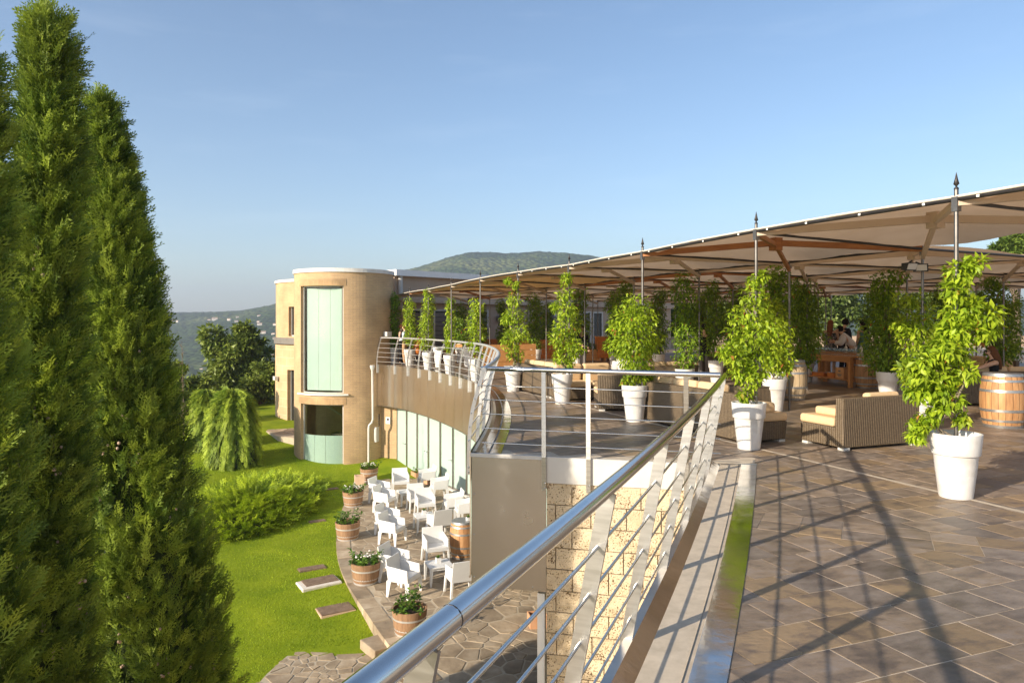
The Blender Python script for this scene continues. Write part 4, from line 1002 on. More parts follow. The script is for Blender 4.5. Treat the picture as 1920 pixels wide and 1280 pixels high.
# ================================================================ CANOPY
def G(k, j): return Vector((4.6-1.11*k+3.3*j, 7.36+2.8*k+1.6*j, 0))
NZ = 3.07
def nz(k, j): return NZ - .02*j - .03*max(k-6, 0) + .03*math.sin(k*1.7+j*2.1)
FABRICH = material('canopy_hem', (.58, .51, .42), (.64, .57, .48), rough=.9)
sail_group = 'shade sail bays of the canopy'
def bay(k, j, fab, wood, label, dome=.20):
    cs = [G(k, j), G(k+1, j), G(k+1, j+1), G(k, j+1)]; zs = [nz(k, j), nz(k+1, j), nz(k+1, j+1), nz(k, j+1)]
    t = thing('shade_sail', label, 'canopy', (0, 0, 0), 0, label.replace(' bay ', ' bays ') if 'cream' in label else 'brown shade sail bays')
    n = 8; vs = []; fs = []
    for a in range(n+1):
        for c in range(n+1):
            s, q = a/n, c/n
            p = cs[0]*(1-s)*(1-q)+cs[1]*s*(1-q)+cs[2]*s*q+cs[3]*(1-s)*q
            z = zs[0]*(1-s)*(1-q)+zs[1]*s*(1-q)+zs[2]*s*q+zs[3]*(1-s)*q
            e = min(s, 1-s, q, 1-q)
            ridge = 1-abs(s-(1-q)) if False else 1
            z += dome*math.sin(PI*s)**.8*math.sin(PI*q)**.8 + .035 - .05*(1 if e < 1e-6 else 0)*abs(math.sin(PI*(s+q)*2))
            vs.append((p.x, p.y, z))
    for a in range(n):
        for c in range(n): i = a*(n+1)+c; fs.append((i, i+n+1, i+n+2, i+1))
    b = MB(); b.add(vs, fs, True); b.build('fabric', fab, t)
    up = lambda p, z: Vector((p.x, p.y, z))
    b = MB(); b.tube([up(cs[0], zs[0]), up(cs[1], zs[1])], .024, 6); b.build('pipe', DARKPIPE, t)
    b = MB(); b.tube([up(cs[0], zs[0]-.02), up(cs[3], zs[3]-.02)], .022, 6); b.build('pipe', DARKPIPE, t)
    if j == 0:
        b = MB(); b.tube([up(cs[0], zs[0]+.028)-Vector((.93, .37, 0))*.008, (up(cs[0], zs[0]+.04)+up(cs[1], zs[1]+.04))/2-Vector((.93, .37, 0))*.008, up(cs[1], zs[1]+.028)-Vector((.93, .37, 0))*.008], .015, 6); b.build('hem', FABRICH, t)
    mid = (cs[0]+cs[1]+cs[2]+cs[3])/4; mz = sum(zs)/4
    bmM = BEAMO if wood else BEAMW
    b = MB(); m_ = up(mid, mz+.12); b.bar(up(cs[1], zs[1]-.02), m_, .07, .10); b.bar(m_, up(cs[3], zs[3]-.02), .07, .10); b.build('beam', bmM, t)
    b = MB(); lo = up(cs[2], zs[2]-.16); lo2 = up(cs[0], zs[0]-.04); b.bar(lo, m_+Vector((0, 0, -.03)), .06, .07); b.bar(lo2, m_+Vector((0, 0, -.03)), .06, .07); b.build('strut', bmM, t)
    b = MB(); b.box(m_+Vector((0, 0, -.02)), (.16, .16, .22), .4); b.build('bracket', bmM, t)
for k in range(-1, 9):
    for j in range(0, 5):
        if j == 1 and k <= 0: continue
        if j >= 1 and k == -1 and j < 3: continue
        c = (G(k, j)+G(k+1, j+1))/2
        dwall = (c-WALL0).dot(WN)
        if dwall < -.5: continue
        if j == 0 and k in (4, 5, 6): bay(k, j, FABRIC2, False, 'brown fabric shade sail bay glowing in the sun under the canopy', .10)
        else: bay(k, j, FABRIC, (k == 1 and j == 0) or random.random() < .22, 'cream shade sail bay over the front row of tall white pots' if j == 0 and k < 4 else 'cream shade sail bay at the far corner next to the brick tower' if j == 0 else 'cream shade sail bay shading the middle of the terrace' if j < 3 else 'cream shade sail bay far back near the trees and the garden wall')
# small white ties along the front pipe, each pole with its finial
done = set()
for k in range(-1, 10):
    for j in range(0, 6):
        if (k, j) in done: continue
        p = G(k, j)
        if (p-WALL0).dot(WN) < .1: continue
        if abs(p.x) > .82*p.y+1: continue
        front = j == 0
        t = thing('canopy_pole', 'slim dark metal pole with spear finial at the front edge of the canopy' if front else 'slim dark metal pole holding the canopy inside the terrace', 'pole', p, 0, 'front canopy poles' if front else 'inner canopy poles')
        b = MB(); b.tube([(0, 0, 0), (0, 0, nz(k, j)+(.10 if front else .02))], .022, 8); b.build('shaft', POLEM, t)
        b = MB(); b.box((0, 0, nz(k, j)-.05), (.065, .065, .15), .4); b.build('clamp', POLEM, t)
        if front:
            z = nz(k, j)+.10; b = MB(); b.lathe([(.022, 0), (.025, .015), (.010, .03), (.010, .04), (.029, .06), (.016, .11), (.002, .18)], 8, (0, 0, z)); b.build('finial', DARKPIPE, t)
for k in range(-1, 4):
    t = thing('sail_ties', 'white plastic ties along the front pipe of the canopy', 'ties', (0, 0, 0), 0, 'ties of the front canopy pipe')
    for s in (.12, .4, .68, .92):
        p = G(k, 0).lerp(G(k+1, 0), s); z = nz(k, 0)+(nz(k+1, 0)-nz(k, 0))*s
        b = MB(); b.lathe([(.026, -.012), (.030, 0), (.026, .012)], 8, (p.x, p.y, z)); b.build('tie', WHITEPAINT, t)
# floodlights on an inner pole
for (px_, py_, rot, lab) in ((1703, 500, .3, 'black floodlight turned away on the inner canopy pole'), (1727, 502, -.6, 'black floodlight with bright glass on the inner canopy pole')):
    p = dep(px_, py_, 11.76); t = thing('floodlight', lab, 'floodlight', p, rot)
    b = MB(); b.hexa([(-.11, -.05, -.07), (.11, -.05, -.07), (.09, .06, -.05), (-.09, .06, -.05)], [(-.11, -.09, .06), (.11, -.09, .06), (.09, .05, .06), (-.09, .05, .06)]); b.build('housing', BLACKP, t)
    b = MB(); b.hexa([(-.09, -.062, -.05), (.09, -.062, -.05), (.09, -.055, -.05), (-.09, -.055, -.05)], [(-.09, -.098, .045), (.09, -.098, .045), (.09, -.09, .045), (-.09, -.09, .045)]); b.build('glass', FRAMEG, t)
    b = MB(); b.tube([(0, 0, .06), (.08 if rot > 0 else -.08, 0, .1)], .012, 6); b.build('bracket', BLACKP, t)
# ================================================================ POTTED VINES
POT_H = .66
POT_PROF = [(.0, .0), (.150, .0), (.156, .012), (.182, .24), (.184, .25), (.186, .255), (.203, .440), (.204, .443), (.221, .445), (.223, .450), (.240, .655), (.240, .66), (.224, .66), (.215, .60), (.0, .60)]
pot_me = MB().lathe(POT_PROF[1:-1], 40).mesh('pot', POTM); soil_me = MB().lathe([(.214, .585), (.12, .60), (.0, .607)], 24).mesh('soil', SOIL)
def foliage(blobs, mat, L=.10, W=.046, dens=1.0, seed=0):
    r_ = np.random.default_rng(seed); P = []; A = []; N = []
    for (x, y, z, r) in blobs:
        n = int((30 + 1700*r*r)*dens)
        d = unit(r_.normal(0, 1, (n, 3))); rad = r*(.35+.75*r_.random(n)**.6)
        p = np.array([x, y, z]) + d*rad[:, None]*np.array([1, 1, .9])
        a = d*.7 + r_.normal(0, .45, (n, 3)) + np.array([0, 0, -.35]); nn = np.array([0, 0, 1.]) + d*.5 + r_.normal(0, .4, (n, 3))
        P.append(p); A.append(a); N.append(nn)
    P = np.concatenate(P); A = np.concatenate(A); N = np.concatenate(N); n = len(P); s = r_.uniform(.7, 1.25, n)
    rn = r_.random(n)
    return leaf_mesh('foliage', P, A, N, L*s, W*s, mat, rn)
def potted_vine(loc, blobs, label, mat=VINE, group=None, L=.10, W=.046, dens=1.0, seed=0, rz=0.0, pot=True, scale=1.0):
    t = thing('potted_vine', label, 'potted plant', loc, rz, group)
    if scale != 1.0: t.scale = (scale,)*3
    if pot: link('pot', pot_me, t); link('soil', soil_me, t)
    link('foliage', foliage(blobs, mat, L, W, dens, seed), t)
    rr = random.Random(seed); b = MB(); zt = max(z for _, _, z, _ in blobs)
    for k in range(3):
        pts = [(rr.uniform(-.08, .08), rr.uniform(-.08, .08), .58)]; z = .72; a = rr.random()*6
        while z < zt-.1:
            near_b = min(blobs, key=lambda q: abs(q[2]-z)+rr.random()*.15); f_ = .55
            pts.append((near_b[0]*f_+.045*math.cos(a+z*3), near_b[1]*f_+.045*math.sin(a+z*3), z)); z += .26
        b.tube(pts, [max(.016-.0012*i, .005) for i in range(len(pts))], 5)
    b.build('stem', STEMM, t); return t
def px_blobs(loc, L_):
    out = []; rr = random.Random(len(L_))
    for (x, y, r) in L_:
        p = dep(x, y, loc.y); R_ = r/F*loc.y; out.append((p.x-loc.x, rr.uniform(-.5, .5)*R_*1.2 + (.0), p.z, R_))
        out.append((p.x-loc.x+rr.uniform(-.5, .5)*R_, rr.uniform(-1.0, 1.0)*R_*1.3, p.z+rr.uniform(-.5, .5)*R_, R_*.75))
    return out
def gp_(px, Y): return Vector(((px-960)/F*Y, Y, 0))
V0 = [(1800,508,26),(1818,500,16),(1788,545,20),(1800,580,28),(1822,572,22),(1838,600,26),(1815,622,32),(1782,612,22),(1850,622,14),(1768,640,20),(1790,655,26),(1760,662,26),(1733,680,26),(1765,698,28),(1800,688,22),(1718,700,22),(1745,722,28),(1770,738,22),(1718,735,18),(1760,768,15),(1790,750,12),(1722,798,12),(1714,815,9),(1736,785,12),(1802,785,8)]
V1 = [(1410,528,9),(1430,518,9),(1412,556,24),(1408,588,32),(1393,628,36),(1428,620,32),(1372,660,25),(1408,660,32),(1440,655,22),(1400,700,22),(1420,690,22),(1383,690,20),(1400,735,14),(1362,655,12)]
V2 = [(1190,572,24),(1178,600,34),(1205,590,22),(1183,630,38),(1207,640,34),(1163,640,22),(1188,670,32),(1200,700,18),(1178,712,12),(1212,705,12),(1155,610,12)]
V3 = [(1062,524,11),(1060,550,15),(1062,580,21),(1065,610,25),(1055,640,23),(1070,655,21),(1050,670,12),(1068,678,10),(1040,575,8)]
V4 = [(966,535,6),(965,560,13),(965,590,21),(968,620,21),(958,640,17),(966,664,15),(948,600,9),(952,527,6)]
row0 = [(0, V0, 'white pot with a tall leafy vine leaning to the left on the slate floor'), (1, V1, 'white pot with a broad yellow green vine in front of the wicker sofa end'),
        (2, V2, 'white pot with a dense egg shaped vine standing against the long wicker sofa'), (3, V3, 'white pot with a slim tall vine beside the straight railing'), (4, V4, 'white pot with a narrow vine next to the corner of the curved railing')]
for k, vb, lab in row0:
    l = Vector((0, 0, 0)); px0 = {0: 1792, 1: 1404, 2: 1190, 3: 1054, 4: 962}[k]; g0 = G(k, 0); l = Vector(((px0-960)/F*(g0.y-.02), g0.y-.02, 0))
    potted_vine(l, px_blobs(l, vb), lab, seed=k, L=.088 if k < 2 else .095, W=.040, dens=1.75 if k == 0 else 1.35)
def col_blobs(z0, z1, r, seed, taper=.5, wob=.35):
    rr = random.Random(seed); out = []; z = z0; 
    while z < z1:
        f = (z-z0)/(z1-z0); R_ = r*(1-taper*f)*rr.uniform(.8, 1.15)
        if f < .12: R_ *= .7
        out.append((rr.uniform(-wob, wob)*r, rr.uniform(-wob, wob)*r, z, R_)); z += R_*.62
    return out
gL = 'potted vines along the curved railing'
for i, (px_, Y, z0, z1, r, sc) in enumerate(((893, 22.0, .85, 2.5, .28, 1.0), (844, 24.7, .80, 2.6, .17, 1.0), (803, 27.1, .95, 2.95, .32, 1.0), (768, 29.6, .90, 2.75, .30, 1.0))):
    potted_vine(gp_(px_, Y), col_blobs(z0, z1, r, 40+i), 'white pot with a slim vine standing just inside the curved railing', group=gL, seed=60+i)
inner = [(1728, 11.9, [(1730,590,22),(1712,610,26),(1735,630,26),(1700,640,24),(1715,665,28),(1745,665,20),(1695,690,20),(1690,560,12),(1718,560,16),(1690,612,16),(1735,700,16),(1715,715,16)], 'white pot with a reddish flecked vine beneath the floodlights'),
         (1452, 14.4, [(1440,600,22),(1455,620,26),(1462,645,26),(1440,660,22),(1462,672,20),(1450,690,16),(1470,690,12),(1448,575,16)], 'white pot with a bright bushy vine in front of the pale barrel'),
         (1284, 17.4, None, 'white pot with a tall vine reaching the canopy behind the long sofa'),
         (1343, 21.2, None, 'white pot with a dark narrow vine beside the man in the black jacket')]
for i, (px_, Y, vb, lab) in enumerate(inner):
    l = gp_(px_, Y)
    bl = px_blobs(l, vb) if vb else col_blobs(.75 if i == 2 else 1.0, 3.0, .36 if i == 2 else .38, 90+i, taper=.35)
    potted_vine(l, bl, lab, mat=VINE if i < 2 else VINE_SHADED, seed=100+i)
deep = [(1457, 16.3, 3.0, .40, 'dark vine climbing a pole just behind the bright bushy vine'), (1495, 19.0, 2.95, .55, 'broad dark vine beside the pale barrel and serving table'), (1512, 21.5, 2.8, .48, 'wide shaded vine at the end of the serving table'),
        (1664, 16.4, 3.0, .52, 'large cone shaped dark vine next to the oak barrel and serving table'), (1668, 18.0, 2.6, .50, 'shaded vine behind the large cone shaped one near the bar guests'), (1868, 18.2, 3.0, .42, 'tall dark vine behind the seated woman'), (1893, 22.0, 2.6, .55, 'lower dark vine behind the wicker sofa in the shade'),
        (1235, 25.5, 2.95, .40, 'dark vine column between the two oak barrels under the canopy'), (1084, 26.0, 2.95, .42, 'dark vine behind the woman in the dark jacket'), (1153, 27.3, 2.9, .40, 'dark vine standing by the orange cabinet'), (1005, 30.0, 2.9, .42, 'dark vine behind the tan cushions of the low wicker sofa'), (1024, 35.5, 2.7, .40, 'small dark vine in front of the louvred wall beside the orange bench'),
        (1318, 28.0, 2.9, .40, 'far dark vine behind the man in the black jacket'), (1380, 25.0, 2.95, .45, 'dark vine behind the person in denim'), (943, 33.5, 2.8, .34, 'slim dark vine by the small wall lamp of the plaster building'), (903, 33.0, 2.5, .30, 'short slim vine in front of the pale louvred doors'), (863, 32.0, 2.55, .36, 'shaded vine behind the white table'), (738, 31.0, 2.95, .34, 'dark vine climbing the wall of the brick tower'),
        (1775, 21.0, 2.8, .5, 'shaded vine far behind the leaning potted vine'), (1170, 22.5, 2.95, .35, 'slim dark vine behind the dense egg shaped vine')]
for i, (px_, Y, zt, r, lab) in enumerate(deep):
    potted_vine(gp_(px_, Y), col_blobs(.9 if r < .5 else .7, zt, r, 200+i, taper=.4 if r < .5 else .55, wob=.4), lab, mat=VINE_SHADED, group='shaded vines climbing the inner canopy poles', seed=300+i, L=.105, W=.048, dens=1.25)
# low bowl planters and small pot
bw = MB().lathe([(.20, 0), (.30, .05), (.33, .26), (.33, .30), (.30, .30), (.28, .24), (.0, .24)][:-1], 24).mesh('bowl', POTM)
t = thing('bowl_planter', 'low round white bowl planter by the wicker seats', 'planter', at(1160, 694)+Vector((0, 0, .25))); link('bowl', bw, t); b = MB(); b.lathe([(.29, .23), (.0, .25)], 16); b.build('soil', SOIL, t); t.location.z = 0; t.scale = (1, 1, 1.2)

# ================================================================ CYPRESSES
rs = np.random.default_rng(5)
def sprig_template():
    vs = []; fs = []
    def blade(p0, p1, w, nz_=.0):
        p0 = np.array(p0, float); p1 = np.array(p1, float); d = p1-p0; d /= np.linalg.norm(d); s = np.array([d[1], -d[0], 0])*w
        b = len(vs); m = (p0*.55+p1*.45); vs.extend([p0, m+s+np.array([0, 0, nz_]), p1, m-s+np.array([0, 0, nz_])]); fs.append((b, b+1, b+2, b+3))
    blade((0, 0, 0), (0, 1, 0), .03)
    for k in range(11):
        y = .10+.082*k; L_ = .42*(1-.68*k/11)*(.8+.4*((k*7) % 5)/4); sgn = 1 if k % 2 else -1; zz = .06*((k*5) % 3-1)
        tip = np.array((sgn*L_*.70, y+L_*.78, zz)); blade((0, y, 0), tip, .030, .01)
        q = np.array((sgn*L_*.30, y+L_*.36, zz*.4)); blade(q, q+np.array((sgn*L_*.06, L_*.50, .03)), .024)
        if L_ > .2: q = np.array((sgn*L_*.18, y+L_*.2, zz*.3)); blade(q, q+np.array((sgn*L_*.40, L_*.14, -.03)), .022)
    return np.array(vs), np.array(fs)
ST, SF = sprig_template()
def cypress(name, label, base, tip, prof, nplume, seed, sl=.26, per=26, cones=60, wisps=26):
    """prof: list of (fraction of height, radius)"""
    r_ = np.random.default_rng(seed); base = np.array(base, float); tip = np.array(tip, float); H = tip[2]-base[2]
    t = thing(name, label, 'tree', tuple(base)); fx = [p[0] for p in prof]; fr = [p[1] for p in prof]
    ax0 = tip-base
    P = []; A = []; N = []; S = []; rn = []; cp = []
    for i in range(nplume):
        h0 = r_.random()**.85*.97; an = r_.random()*2*PI
        Lp = r_.uniform(.5, 1.25)/H*(1.0 if h0 < .8 else .6)
        spire = r_.random() < .30 and h0 < .9; Lp = Lp*(1.25 if spire else 1.0); pr = r_.uniform(.07, .13) if spire else r_.uniform(.09, .17); tone = r_.uniform(-.30, .26)
        out_k = r_.uniform(.80, 1.16)*(.80+.42*float(vnoise(np.array(h0*8.0+seed), np.array(an*1.6+3.0), seed)))
        n = int(per*r_.uniform(.7, 1.2))
        u = r_.random(n)**.8
        h = np.clip(h0+Lp*u, 0, 1.02); Rr = np.interp(h, fx, fr)*(.60+.40*u)*out_k
        if spire: Rr = np.full(n, float(np.interp(min(h0+Lp*.35, 1), fx, fr))*.92)
        dirv = np.array([math.cos(an), math.sin(an), 0])
        c = base + ax0*h[:, None] + dirv*Rr[:, None]
        jit = r_.normal(0, 1, (n, 3)); jit = unit(jit)*pr*(r_.random(n)**.5)[:, None]*(1.15-.6*u)[:, None]
        c = c + jit - base
        a = np.array([0, 0, 1.0]) + dirv*r_.uniform(.05, .75, n)[:, None] + unit(jit)*.55 + r_.normal(0, .16, (n, 3))
        P.append(c); A.append(a); N.append(dirv + r_.normal(0, .5, (n, 3))); S.append(sl*r_.uniform(.6, 1.15, n)*np.where(h > .93, .9, 1)); rn.append(np.clip(.40+tone+.5*(u-.5)+r_.normal(0, .15, n), 0, 1))  # colour value rises along each plume: sunlit tips put into the colour
    for i in range(wisps):                              # loose shoots that stick out near the top
        h = r_.uniform(.80, 1.0); an = r_.normal(-.2, .9); dirv = np.array([math.cos(an), math.sin(an)*.6, 0]); L_ = r_.uniform(.10, .30); n = 7; u = r_.random(n)
        st_ = ax0*h + dirv*float(np.interp(h, fx, fr))*.9; a = dirv*.8+np.array([0, 0, r_.uniform(.25, .9)])
        P.append(st_ + a*L_*u[:, None] + r_.normal(0, .015, (n, 3))); A.append(a + r_.normal(0, .22, (n, 3))); N.append(r_.normal(0, 1, (n, 3))); S.append(np.full(n, .17)*r_.uniform(.7, 1.2, n)); rn.append(np.clip(.45+r_.normal(0, .2, n), 0, 1))
    P = np.concatenate(P); A = np.concatenate(A); N = np.concatenate(N); S = np.concatenate(S); rn = np.concatenate(rn)
    Vv, Fc = instance_np(ST, SF, P, A, N, S)
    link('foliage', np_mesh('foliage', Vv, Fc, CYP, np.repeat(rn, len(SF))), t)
    b = MB(); ax_ = Vector(tip-base)
    b.tube([ax_*f_ for f_ in (0, .25, .5, .75, .95)], [.16, .13, .09, .05, .015], 8); b.build('trunk', BARK, t)
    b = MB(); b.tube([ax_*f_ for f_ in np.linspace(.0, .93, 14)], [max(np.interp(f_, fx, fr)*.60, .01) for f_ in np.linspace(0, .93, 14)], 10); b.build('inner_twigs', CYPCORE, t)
    if cones:
        M_ = []; b = MB()
        for i in range(cones):
            h = r_.uniform(.18, .8); an = -PI/2 + r_.normal(0, .9) + .25
            rr = np.interp(h, fx, fr)*r_.uniform(.98, 1.10); c = ax0*h + np.array([math.cos(an), math.sin(an), 0])*rr
            for q in range(r_.integers(1, 4)):
                cc = c + r_.normal(0, .03, 3); s_ = r_.uniform(.012, .018); b.ell(cc, (s_, s_, s_*1.1), 7, 5)
        b.build('cones', CONE, t)['kind'] = 'stuff'
    return t
g1 = float(gz(-4.3, 6.6))
Yc = 6.6
cypress('cypress', 'tallest slender cypress with a wispy bent tip', ((66-960)/F*Yc, Yc, g1), tuple(dep(92, 85, Yc)), [(0, .46), (.3, .40), (.5, .29), (.62, .22), (.75, .18), (.86, .13), (.93, .09), (1, .05)], 440, 3, cones=75)
Yc2 = 8.3; g2 = float(gz(-4.5, 8.3))
cypress('cypress', 'broad cypress with a pointed leaning top beside the lawn', ((316-960)/F*Yc2, Yc2, g2), tuple(dep(192, 232, Yc2)), [(0, .78), (.2, .78), (.4, .66), (.55, .50), (.7, .39), (.82, .25), (.92, .11), (1, .02)], 620, 8, wisps=34, cones=42)
Yc3 = 5.6
cypress('cypress', 'narrow cypress mostly cut off by the picture edge', ((-105-960)/F*Yc3, Yc3, float(gz(-4.4, 5.6))), tuple(dep(-48, 118, Yc3)), [(0, .45), (.4, .38), (.6, .28), (.8, .18), (.92, .10), (1, .03)], 280, 13, cones=14)
# cypress side shoots with bare tips behind the second tree
b = MB(); rr = random.Random(3)
sb0 = Vector((dep(345, 700, 22).x, 22, float(gz(-10.1, 22)))); stp = dep(341, 640, 22); b.tube([sb0, sb0.lerp(stp, .6)+Vector((.03, 0, 0)), stp], [.028, .018, .004], 6)
for i in range(34):
    f_ = rr.uniform(.35, .98); a = sb0.lerp(stp, f_); an = rr.random()*2*PI; L_ = rr.uniform(.18, .55)*(1.15-f_); e = a + Vector((math.cos(an)*L_*.7, math.sin(an)*L_*.7, L_))
    b.tube([a, a.lerp(e, .5)+Vector((math.cos(an), math.sin(an), 0))*L_*.12, e], [.009, .006, .002], 4)
    for q in range(2): c_ = a.lerp(e, rr.uniform(.4, .8)); b.tube([c_, c_+Vector((rr.uniform(-.1, .1), rr.uniform(-.1, .1), .12))], [.004, .0015], 3)
o = b.build('bare_shrub', BARK); tag(o, 'bare dark twiggy sapling rising behind the broad cypress', 'sapling')

# ================================================================ OTHER PLANTS
def leafy_tree(name, label, base, crown, mat, nleaf, L, W, seed, trunk_r=.18, limbs=7, group=None):
    """crown: list of (x, y, z, r) blobs relative to base"""
    r_ = np.random.default_rng(seed); t = thing(name, label, 'tree', base, 0, group)
    vol = np.array([c[3]**2 for c in crown]); vol = vol/vol.sum(); P = []; A = []; N = []; rn = []
    for (x, y, z, r), v in zip(crown, vol):
        sub = max(int(v*nleaf/26), 1)
        for s_ in range(sub):
            d = unit(r_.normal(0, 1, (1, 3)))[0]; c = np.array([x, y, z]) + d*r*(.45+.58*r_.random()); n = 26; cr = r*.24
            dd = unit(r_.normal(0, 1, (n, 3))); P.append(c+dd*cr*(r_.random(n)**.45)[:, None]*np.array([1.25, 1.25, .8])); A.append(dd+d*.4+r_.normal(0, .3, (n, 3))); N.append(np.array([0, 0, 1.])+r_.normal(0, .5, (n, 3)))
            rn.append(np.clip(r_.uniform(.15, .75)+r_.normal(0, .14, n), 0, 1))
    P = np.concatenate(P); A = np.concatenate(A); N = np.concatenate(N); rn = np.concatenate(rn); s = r_.uniform(.7, 1.3, len(P))
    link('crown', leaf_mesh('crown', P, A, N, L*s, W*s, mat, rn), t)
    b = MB(); top = max(c[2] for c in crown); b.tube([(0, 0, -.4), (.05, 0, top*.3), (0, .05, top*.55), (.1, 0, top*.8)], [trunk_r, trunk_r*.8, trunk_r*.55, trunk_r*.2], 8)
    for i in range(limbs):
        c = crown[r_.integers(len(crown))]; z0 = top*r_.uniform(.25, .5); b.tube([(0, 0, z0), (c[0]*.5, c[1]*.5, (z0+c[2])/2), (c[0]*.9, c[1]*.9, c[2])], [trunk_r*.45, trunk_r*.25, trunk_r*.08], 6)
    b.build('trunk', BARK, t); return t
def pxtree(name, label, px0, Y, zb, blobs, mat, n, L, W, seed, group=None, tr=.18):
    base = Vector(((px0-960)/F*Y, Y, zb)); rr = random.Random(seed); cr = []
    for (x, y, r) in blobs:
        p = dep(x, y, Y); R_ = r/F*Y; cr.append((p.x-base.x, rr.uniform(-.8, .8)*R_, p.z-zb, R_))
    return leafy_tree(name, label, base, cr, mat, n, L, W, seed, tr, group=group)
pxtree('broadleaf_tree', 'broad green tree with a two lobed crown beyond the lawn', 447, 46, -5.5, [(405,633,24),(425,650,22),(455,625,22),(470,640,22),(440,665,34),(470,675,34),(415,690,28),(450,705,36),(485,700,30),(425,720,28),(395,655,14),(490,650,14),(500,725,22)], OAKLEAF, 13000, .30, .17, 21)
pxtree('broadleaf_tree', 'rounded green shrub tree crowding the left side of the curved building', 492, 43, -4.5, [(490,700,22),(505,715,18),(480,725,22),(500,740,16),(465,735,18)], OAKLEAF, 5000, .26, .15, 22)
pxtree('broadleaf_tree', 'dark low tree between the cypresses and the two lobed tree', 372, 40, -5, [(372,715,18),(360,735,20),(385,735,18),(345,720,16),(395,745,14)], OAKLEAF, 4500, .24, .14, 23)
pxtree('broadleaf_tree', 'small tree half hidden behind the broad cypress', 330, 34, -5, [(330,690,16),(318,720,20),(340,745,22),(325,760,20)], OAKLEAF, 3500, .2, .12, 24)
def weeping(name, label, base, H, Rb, seed, n=2600):
    r_ = np.random.default_rng(seed); t = thing(name, label, 'shrub', base)
    f = r_.random(n)**1.25; an = r_.random(n)*2*PI; ridge = .88+.16*np.sin(an*9+seed)+.10*np.sin(an*17+f*3)
    rad = Rb*(np.sin(np.clip(f, 0, 1)*PI*.5)**.75*.92+.05)*ridge; z = H*(1-f**1.55)*(1+.03*np.sin(an*7))
    p = np.stack([rad*np.cos(an), rad*np.sin(an), z], 1); o_ = np.stack([np.cos(an), np.sin(an), np.zeros(n)], 1)
    a = o_*(.75-.55*f)[:, None] + np.array([0, 0, -1.])*(.35+.9*f)[:, None] + r_.normal(0, .16, (n, 3)); s = H*.17*r_.uniform(.6, 1.3, n)
    Vv, Fc = instance_np(ST*np.array([.62, 1, 1]), SF, p, a, o_+r_.normal(0, .3, (n, 3)), s)
    rn = np.clip(.5+.35*(ridge-.9)/.2+r_.normal(0, .16, n), 0, 1); link('foliage', np_mesh('foliage', Vv, Fc, WEEP, np.repeat(rn, len(SF))), t)
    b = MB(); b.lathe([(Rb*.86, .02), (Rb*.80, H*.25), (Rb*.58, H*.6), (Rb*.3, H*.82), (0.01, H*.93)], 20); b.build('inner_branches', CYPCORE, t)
    b = MB(); b.tube([(0, 0, -.2), (.05, 0, H*.6)], [.1, .05], 6); b.build('trunk', BARK, t)
wb_ = Vector(((436-960)/F*28.7, 28.7, 0)); wb_.z = float(gz(wb_.x, wb_.y))
weeping('weeping_conifer', 'large bright weeping conifer mound standing on the lawn', wb_, 2.95, 1.02, 2)
wb2 = Vector(((385-960)/F*30.5, 30.5, 0)); wb2.z = float(gz(wb2.x, wb2.y))
weeping('weeping_conifer', 'smaller weeping conifer behind the bright mound', wb2, 2.5, .62, 5, 1500)
# spreading golden juniper
def juniper(label, base, size, seed, n, px):
    r_ = np.random.default_rng(seed); t = thing('juniper', label, 'shrub', base)
    f = r_.random(n)**.6; an = r_.random(n)*2*PI
    x = f*np.cos(an)*size[0]; y = f*np.sin(an)*size[1]; lay = .5+.5*np.sin(x*4.6+y*3.1+seed)*np.cos(y*4.1-x*1.2)
    z = size[2]*(1-f**2.2)*(.55+.5*lay)+.05
    p = np.stack([x, y, z], 1); o_ = np.stack([np.cos(an), np.sin(an), np.zeros(n)], 1)
    a = o_*.9+np.array([.35, -.2, .42])+r_.normal(0, .3, (n, 3)); s = r_.uniform(.28, .6, n)
    Vv, Fc = instance_np(ST, SF, p, a, np.array([0, 0, 1.])+r_.normal(0, .35, (n, 3)), s)
    rn = np.clip(.15+.65*lay+r_.normal(0, .15, n), 0, 1); link('foliage', np_mesh('foliage', Vv, Fc, JUNI, np.repeat(rn, len(SF))), t)
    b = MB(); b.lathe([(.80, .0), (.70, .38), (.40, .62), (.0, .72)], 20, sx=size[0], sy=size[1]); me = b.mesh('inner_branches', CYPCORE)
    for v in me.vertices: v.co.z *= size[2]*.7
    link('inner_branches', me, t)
jb = at(478, 952, LOW); jb.z = float(gz(jb.x, jb.y))
juniper('spreading golden juniper with layered feathery branches on the lawn', jb, (1.75, 3.5, .46), 4, 2800, None)
# small yellow green shrubs by the yard
for i, (x, y, s_) in enumerate(((460, 770, .55), (448, 778, .5), (470, 764, .4))):
    p = at(x, y, -3.4); p.z = float(gz(p.x, p.y)); r_ = np.random.default_rng(70+i); n = 260; d_ = unit(r_.normal(0, 1, (n, 3))); d_[:, 2] = np.abs(d_[:, 2])
    t = thing('low_shrub', 'low pale green shrub beside the paved yard', 'shrub', p, 0, 'low shrubs by the yard'); link('foliage', leaf_mesh('foliage', d_*s_, d_+r_.normal(0, .3, (n, 3)), np.array([0, 0, 1.])+r_.normal(0, .4, (n, 3)), .22, .12, WEEP), t)
    b = MB(); b.ell((0, 0, .1), (s_*.7, s_*.7, s_*.8)); b.build('inner_branches', CYPCORE, t)
